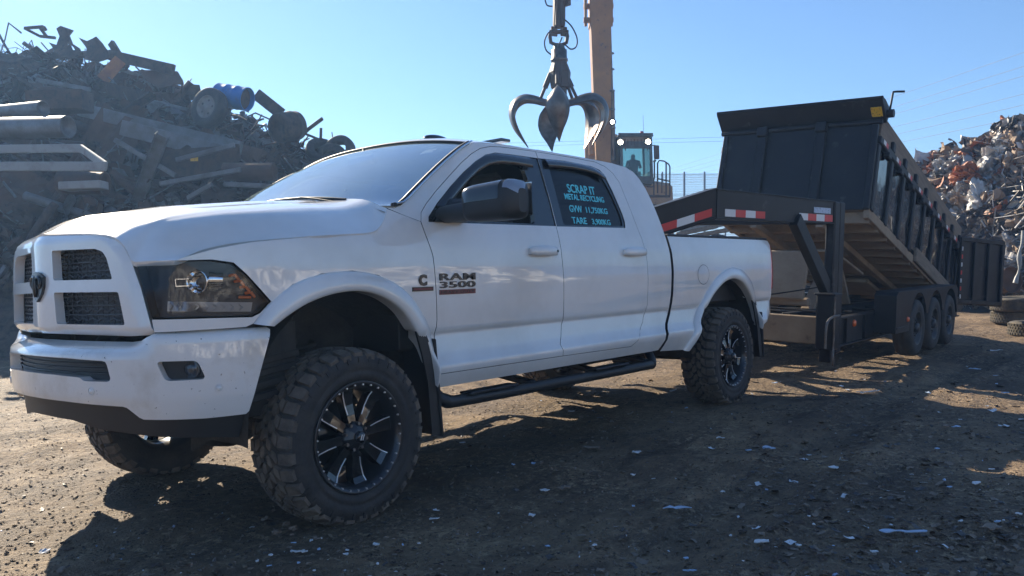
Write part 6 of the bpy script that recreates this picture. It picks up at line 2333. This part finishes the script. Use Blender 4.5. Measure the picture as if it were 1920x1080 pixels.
# ------------------------------------------------------------------ fence and overhead wires
fence = empty("mesh_fence", at(1290, 420, 40)); tag(fence, "thin wire mesh fence on grey posts between crane and dump trailer", "fence")
FO = at(1290, 420, 40)
def fpnt(px, py): return at(px, py, 40) - FO
M['fpost'] = mat("galvanised_post", (.26, .28, .30), .5, metal=.5)
for x in (1200, 1242, 1283, 1321, 1360, 1400):
    mb = MB(); mb.cyl(fpnt(x, 520), fpnt(x, 322), .045, 8); mb.build("post", M['fpost'], fence)
mb = MB()
for k in range(44):
    y = 326 + k * 3.25
    mb.tube([fpnt(1195, y + 1), fpnt(1405, y)], .008 if k % 12 else .016, 4)
for k in range(105):
    x = 1197 + k * 2
    mb.tube([fpnt(x, 326), fpnt(x, 470)], .006, 3)
mb.build("mesh", M['fpost'], fence)
M['wire'] = mat("overhead_wire", (.10, .11, .13), .5)
for k, (y0, y1) in enumerate(((84, 318), (112, 325), (131, 331), (168, 336), (190, 341), (214, 346))):
    p, q = at(1990, y0 - 30, 70), at(1230, y1, 180)
    p, q = p + (p - q) * .55, q + (q - p) * .45
    c = (p + q) / 2
    mb = MB(); mb.tube([p.lerp(q, j / 14) - c - Vector((0, 0, 1.2 * sin(pi * j / 14))) for j in range(15)], [.017 + .013 * j / 14 for j in range(15)], 5)
    one("power_line", mb, M['wire'], "%s of six thin wires crossing the sky above the right heap" % ("topmost", "second highest", "third highest", "third lowest", "second lowest", "lowest")[k], "power line", "overhead wires at the right", Matrix.Translation(c))
for k, (y0, y1) in enumerate(((262, 279), (269, 284))):
    p, q = at(1180, y0, 120), at(560, y1, 150)
    p, q = p + (p - q) * .3, q + (q - p) * .6
    c = (p + q) / 2
    mb = MB(); mb.tube([p.lerp(q, j / 10) - c for j in range(11)], .022, 4)
    one("power_line", mb, M['wire'], "%s faint wire of the pair low behind the grapple tips" % ("upper", "lower")[k], "power line", "faint wires behind the grapple", Matrix.Translation(c))

# added unseen scrap bank: bounces fill light, puts streaks in the truck's doors
RIDGE4 = catmull([Vector((x, y, z)) for x, y, z in ((-34, -16, 1.8), (-26, -19, 2.5), (-18, -21, 2.7), (-10, -21.5, 2.0), (-2, -21, 2.5), (6, -21, 2.9), (14, -21.5, 2.2), (22, -22, 2.7), (30, -23, 2.0))], 6)
def bank4(name, m):
    rows = []
    for i, R0 in enumerate(RIDGE4):
        r = []
        for k in range(-10, 13):
            t = k / 12 if k > 0 else k / 10
            P = Vector((R0.x, R0.y + 4.2 * t, R0.z * (1 - abs(t)) ** .9 - .15))
            a = .45 * min(1, max(P.z, 0))
            P += Vector((noise.noise(P * 1.1), noise.noise(P * 1.2 + Vector((9, 0, 0))), noise.noise(P * 1.3 + Vector((0, 9, 0))))) * a
            r.append(P)
        rows.append(r)
    mb = MB(); mb.grid(rows, 0, False)
    return mb.build(name, m)
M['bank'] = mat("fill_bank_scrap", (.75, .70, .62), .8, col2=(.14, .105, .075), nscale=1.3, namt=(.44, .54), col3=(.05, .045, .04), n3scale=3, n3=(.54, .60), bump=.8, bscale=5, stretch=(.45, .6, 1.4))  # pale and dark blobs contrasted to give bright streaks in the door reflections
tag(bank4("added_fill_bank", M['bank']), "added unseen scrap bank behind the camera that bounces light onto the truck", "scrap bank", None, "stuff")

# low far scrap bank seen under the trailer neck, and stacked planks on it
RIDGE3 = catmull([at(*q) for q in ((1180, 505, 27), (1240, 470, 27), (1290, 446, 27), (1340, 440, 27), (1400, 448, 27), (1470, 470, 27.5), (1560, 480, 28), (1650, 470, 28))], 6)
mound(RIDGE3, 4.0, "low_scrap_bank", M['heap'], .25, "low dark bank of scrap seen beneath the trailer neck", "scrap bank", seed=8.0)
for k, (a, b, mk_) in enumerate((((1268, 440), (1345, 424), 'board'), ((1275, 430), (1360, 420), 'palest'), ((1290, 445), (1370, 430), 'board'), ((1262, 424), (1330, 418), 'board'))):
    beampx("plank", a, b, .5, .12, M[mk_], ("lowest left plank of the sunlit pile under the trailer neck", "pale board on the sunlit pile under the trailer neck", "right-hand plank of the sunlit pile under the trailer neck", "topmost plank of the sunlit pile under the trailer neck")[k], "plank", 25.6, 25.4, "planks under the trailer neck")

# ------------------------------------------------------------------ litter on the dirt
M['lit_w'] = mat("white_plastic_shard", (.66, .67, .68), .45, col2=(.45, .42, .38), nscale=7, namt=(.5, .8))
M['lit_u'] = mat("pale_blue_plastic", (.40, .52, .68), .45, col2=(.30, .34, .40), nscale=7, namt=(.5, .8))
M['lit_t'] = mat("dusty_cardboard", (.26, .20, .15), .85, col2=(.16, .12, .09), nscale=7)
def shard(px, py, wpx, hpx, m, label, cat, shape=None, group=None, seed=0, name="plastic_shard"):
    P = ground_at(px, py)
    d = (P - CAM_P).dot(CAM_F)
    g = random.Random(seed)
    w = wpx * d / FPX
    dep = max(hpx * d / FPX * 1.6, w * .22)
    n = 9
    pts = []
    for j in range(n):
        a = 2 * pi * j / n
        r = g.uniform(.55, 1.0)
        pts.append((w / 2 * r * cos(a), dep / 2 * r * sin(a)))
    if shape: pts = [(x * w / 2, y * dep / 2) for x, y in shape]
    h = dep * .35
    def fn(x, y):
        z = .012 + h * (.5 + .5 * noise.noise(Vector((x / w * 2.2, y / w * 2.2, seed * 1.7)))) + h * .25 * noise.noise(Vector((x / w * 7, y / w * 7, seed)))
        return Vector((x, y, z)), Vector((0, 0, 1))
    mb = MB(); panel(mb, pts, [], fn, .004, w / 7, 0)
    R_ = Matrix.Rotation(atan2(CAM_R.y, CAM_R.x) + g.uniform(-.25, .25), 4, 'Z')
    for f in range(len(mb.sm)): mb.sm[f] = False
    return one(name, mb, M[m], label, cat, group, Matrix.Translation(P) @ R_)
big = [(1694, 1004, 84, 14, 'lit_u', "large pale blue curved plastic shard, the biggest on the shaded dirt", [(-1, .3), (-.7, .9), (-.3, .5), (.2, .8), (.7, .45), (1, .25), (.95, -.2), (.3, -.3), (-.4, -.55), (-.8, -.8)]),
       (1858, 998, 46, 24, 'lit_t', "brown crumpled cardboard flap right of the biggest shard", None), (1270, 959, 54, 13, 'lit_u', "pair-tipped pale blue shard left of the biggest shard", [(-1, -.6), (-.5, .8), (-.2, .2), (.3, .9), (1, .5), (.6, -.2), (.1, -.5), (-.3, -.2)]),
       (1441, 845, 34, 16, 'lit_u', "crumpled pale blue scrap below the rear wheel's right side", None), (1351, 826, 18, 9, 'lit_w', "small white chip standing below the rear wheel", None),
       (1193, 853, 22, 11, 'lit_w', "oval white shard between the front and rear wheels", None), (1911, 969, 18, 8, 'lit_w', "white sliver at the right edge level with the biggest shard", None),
       (1427, 1022, 44, 12, 'lit_w', "crumpled white scrap near the bottom below the biggest shard", None), (1497, 1028, 16, 8, 'lit_w', "small white flake just right of the crumpled scrap near the bottom", None),
       (1793, 805, 20, 9, 'lit_u', "narrow pale blue shard standing under the trailer's right wheels", None), (1773, 803, 20, 9, 'lit_t', "tan scrap beside the narrow blue shard", None),
       (1826, 696, 34, 9, 'lit_u', "flat pale blue strip right of the trailer tyres", None), (1884, 741, 20, 10, 'lit_u', "pale blue scrap at the right beyond the lit strip", None), (1741, 741, 9, 10, 'lit_u', "small upright blue flake at the end of the lit strip", None),
       (1628, 739, 52, 9, 'lit_w', "long flat white board lying in the sunlit strip behind the truck", None), (998, 972, 18, 11, 'lit_w', "tilted pale flake left of the pair-tipped blue shard", None), (986, 986, 14, 6, 'lit_t', "small tan chip below the tilted pale flake", None),
       (1110, 846, 46, 14, 'lit_t', "tan crumpled patch of paper in front of the sill", None), (1058, 921, 28, 15, 'lit_t', "tan torn scrap, right one of two in mid foreground", None), (1021, 925, 22, 11, 'lit_w', "pale torn scrap, left one of two in mid foreground", None),
       (561, 1040, 30, 9, 'lit_w', "pale flat scrap under the front tyre near the bottom edge", None), (812, 978, 26, 8, 'lit_w', "pale scrap on the dirt right of the front tyre", None), (1292, 1077, 30, 8, 'lit_u', "pale blue shard cut off by the bottom edge", None),
       (1126, 1076, 22, 10, 'lit_t', "tan scrap touching the bottom edge", None), (1564, 882, 24, 9, 'lit_w', "pale chip right of the crumpled blue scrap", None), (1830, 911, 22, 9, 'lit_w', "pale chip at the tip of the sunlit corner", None),
       (1606, 889, 18, 10, 'lit_t', "tan chip right of the pale chip in mid foreground", None), (1512, 953, 16, 10, 'lit_t', "tan lump between the two blue shards", None), (1230, 945, 16, 8, 'lit_t', "tan flake above the pair-tipped blue shard", None),
       (705, 1026, 18, 7, 'lit_w', "small white flake under the front tyre's right side", None), (316, 960, 26, 8, 'lit_t', "sunlit tan flake in the shade ahead of the front tyre", None), (1868, 660, 30, 8, 'lit_w', "pale strip lying before the single tyre", None),
       (1090, 1010, 22, 8, 'lit_t', "tan flake between the bottom edge and the two torn scraps", None), (1640, 1040, 18, 7, 'lit_w', "small white flake below the biggest shard", None)]
for k, b in enumerate(big): shard(*b[:4], b[4], b[5], "scrap piece", b[6], None, k + 1)
g = random.Random(77)
for k in range(70):
    px = g.uniform(430, 1915); py = g.uniform(700, 1075) if px > 850 else g.uniform(1010, 1075)
    if px > 1500 and g.random() < .35: py = g.uniform(650, 760)
    mk_ = g.choice(['lit_w', 'lit_t', 'lit_t', 'lit_u'])
    nm = {'lit_w': "small white flake strewn on the shaded dirt", 'lit_t': "small tan flake strewn on the shaded dirt", 'lit_u': "small pale blue flake strewn on the shaded dirt"}[mk_]
    shard(px, py, g.uniform(6, 15), g.uniform(3, 7), mk_, nm, "scrap flake", None, nm.split(" strewn")[0] + "s on the dirt", 100 + k, "scrap_flake")
for k, (px, py) in enumerate(((538, 985), (500, 975), (552, 992), (520, 1000))):
    P = ground_at(px, py)
    mb = crumple(.022, k * 3.3, 2)
    one("small_stone", mb, M['lit_t'], "small pale stone by the front tyre's foot", "stone", "stones by the front tyre", Matrix.Translation(P + Vector((0, 0, .006))))
# crumbs and shreds nobody could count
def crumbs(n, lo, hi, mats_, name, label, seed, reg, pr):
    g = random.Random(seed); mb = MB()
    for _ in range(n):
        if g.random() < .7:
            px, py = g.uniform(-60, 1980), 590 + 560 * g.random() ** 1.0
            P = ground_at(px, max(py, 585))
            if (P - CAM_P).length > 22: continue
            x, y = P.x, P.y
        else:
            x, y = g.uniform(-4, 14), g.uniform(-4, 12)
        z = gz(x, y)
        s = g.uniform(lo, hi) * g.uniform(.5, 1)
        k = 5
        R_ = Matrix.Rotation(g.uniform(0, 6.3), 3, 'Z') @ Matrix.Rotation(g.gauss(0, .45), 3, 'X') @ Matrix.Rotation(g.gauss(0, .45), 3, 'Y')
        vs = []
        for j in range(k):
            a = 2 * pi * j / k
            vs.append(Vector((x, y, z + s * .12)) + R_ @ Vector((s * g.uniform(.5, 1.3) * cos(a), s * g.uniform(.3, .8) * sin(a), 0)))
        top = Vector((x, y, z + s * .12)) + R_ @ Vector((0, 0, s * g.uniform(.15, .6)))
        vs.append(top)
        mb.add(vs, [[j, (j + 1) % k, k] for j in range(k)] + [[4, 3, 2, 1, 0]], g.choices(range(len(mats_)), pr)[0], False)
    return tag(mb.build(name, mats_), label, "litter", None, "stuff")
def litter_curls(n, name, mats_, label, seed, pr, lo, hi, bias):
    g = random.Random(seed); mb = MB()
    for _ in range(n):
        px = g.uniform(-60, 1980) if g.random() > bias else g.uniform(1380, 1980)
        py = g.uniform(600, 1110)
        P = ground_at(px, py)
        d = (P - CAM_P).length
        if d > 20: continue
        L = g.uniform(lo, hi) * (.6 + .06 * d); W = L * g.uniform(.2, .7)
        R_ = Matrix.Rotation(g.uniform(0, 6.3), 3, 'Z') @ Matrix.Rotation(g.gauss(0, .25), 3, 'X') @ Matrix.Rotation(g.gauss(0, .2), 3, 'Y')
        cv = g.uniform(-1.6, 1.6); rows = []
        for k in range(5):
            q = k / 4 - .5; an = cv * q
            x = L * (sin(an) / cv if abs(cv) > .2 else q); z = L * ((1 - cos(an)) / cv if abs(cv) > .2 else 0)
            rows.append([P + Vector((0, 0, .006 + abs(cv) * L * .05)) + R_ @ Vector((x + g.uniform(-.08, .08) * L, W / 2 * j + g.uniform(-.1, .1) * W, z + g.uniform(-.05, .05) * L)) for j in (-1, 0, 1)])
        mb.grid(rows, g.choices(range(len(mats_)), pr)[0], False)
    return tag(mb.build(name, mats_), label, "litter", None, "stuff")
litter_curls(1900, "shredded_litter", [M['cr_k'], M['lit_t'], M['lit_w'], M['rustd'], M['cr_u']], "shredded flakes of metal and card trodden into the yard", 51, [6, 6, .6, 5, .25], .015, .060, .45)
M['clod'] = mat("soil_clod", (.15, .11, .075), .95, col2=(.09, .068, .05), nscale=30)
M['clodl'] = mat("light_soil_clod", (.20, .155, .105), .95, col2=(.12, .09, .065), nscale=30)
crumbs(26000, .004, .019, [M['clod'], M['clodl'], M['lit_t'], M['cr_k']], "soil_crumbs", "loose crumbs of soil and shredded scrap over the whole yard", 31, None, [6, 6, 2, .7])
crumbs(1500, .004, .013, [M['lit_w'], M['lit_t'], M['lit_u']], "pale_litter", "tiny pale shreds trodden into the dirt", 32, None, [3, 8, 1])

# ------------------------------------------------------------------ blue haze box standing in for the lens-flare veil
hz = bpy.data.materials.new("flare_veil_haze"); hz.use_nodes = True
t = hz.node_tree; t.nodes.clear()
o_ = t.nodes.new("ShaderNodeOutputMaterial"); v_ = t.nodes.new("ShaderNodeVolumePrincipled")
v_.inputs["Color"].default_value = (.32, .57, 1.0, 1); v_.inputs["Density"].default_value = .0024; v_.inputs["Anisotropy"].default_value = .45
t.links.new(v_.outputs["Volume"], o_.inputs["Volume"])
mb = MB()
zs = [v[2] for v in COL.objects["ground"].data.vertices[0:0]] if False else None
mb.box((0, 0, 8), (5600, 5600, 22), b=.01)
tag(mb.build("haze", hz), kind="stuff")
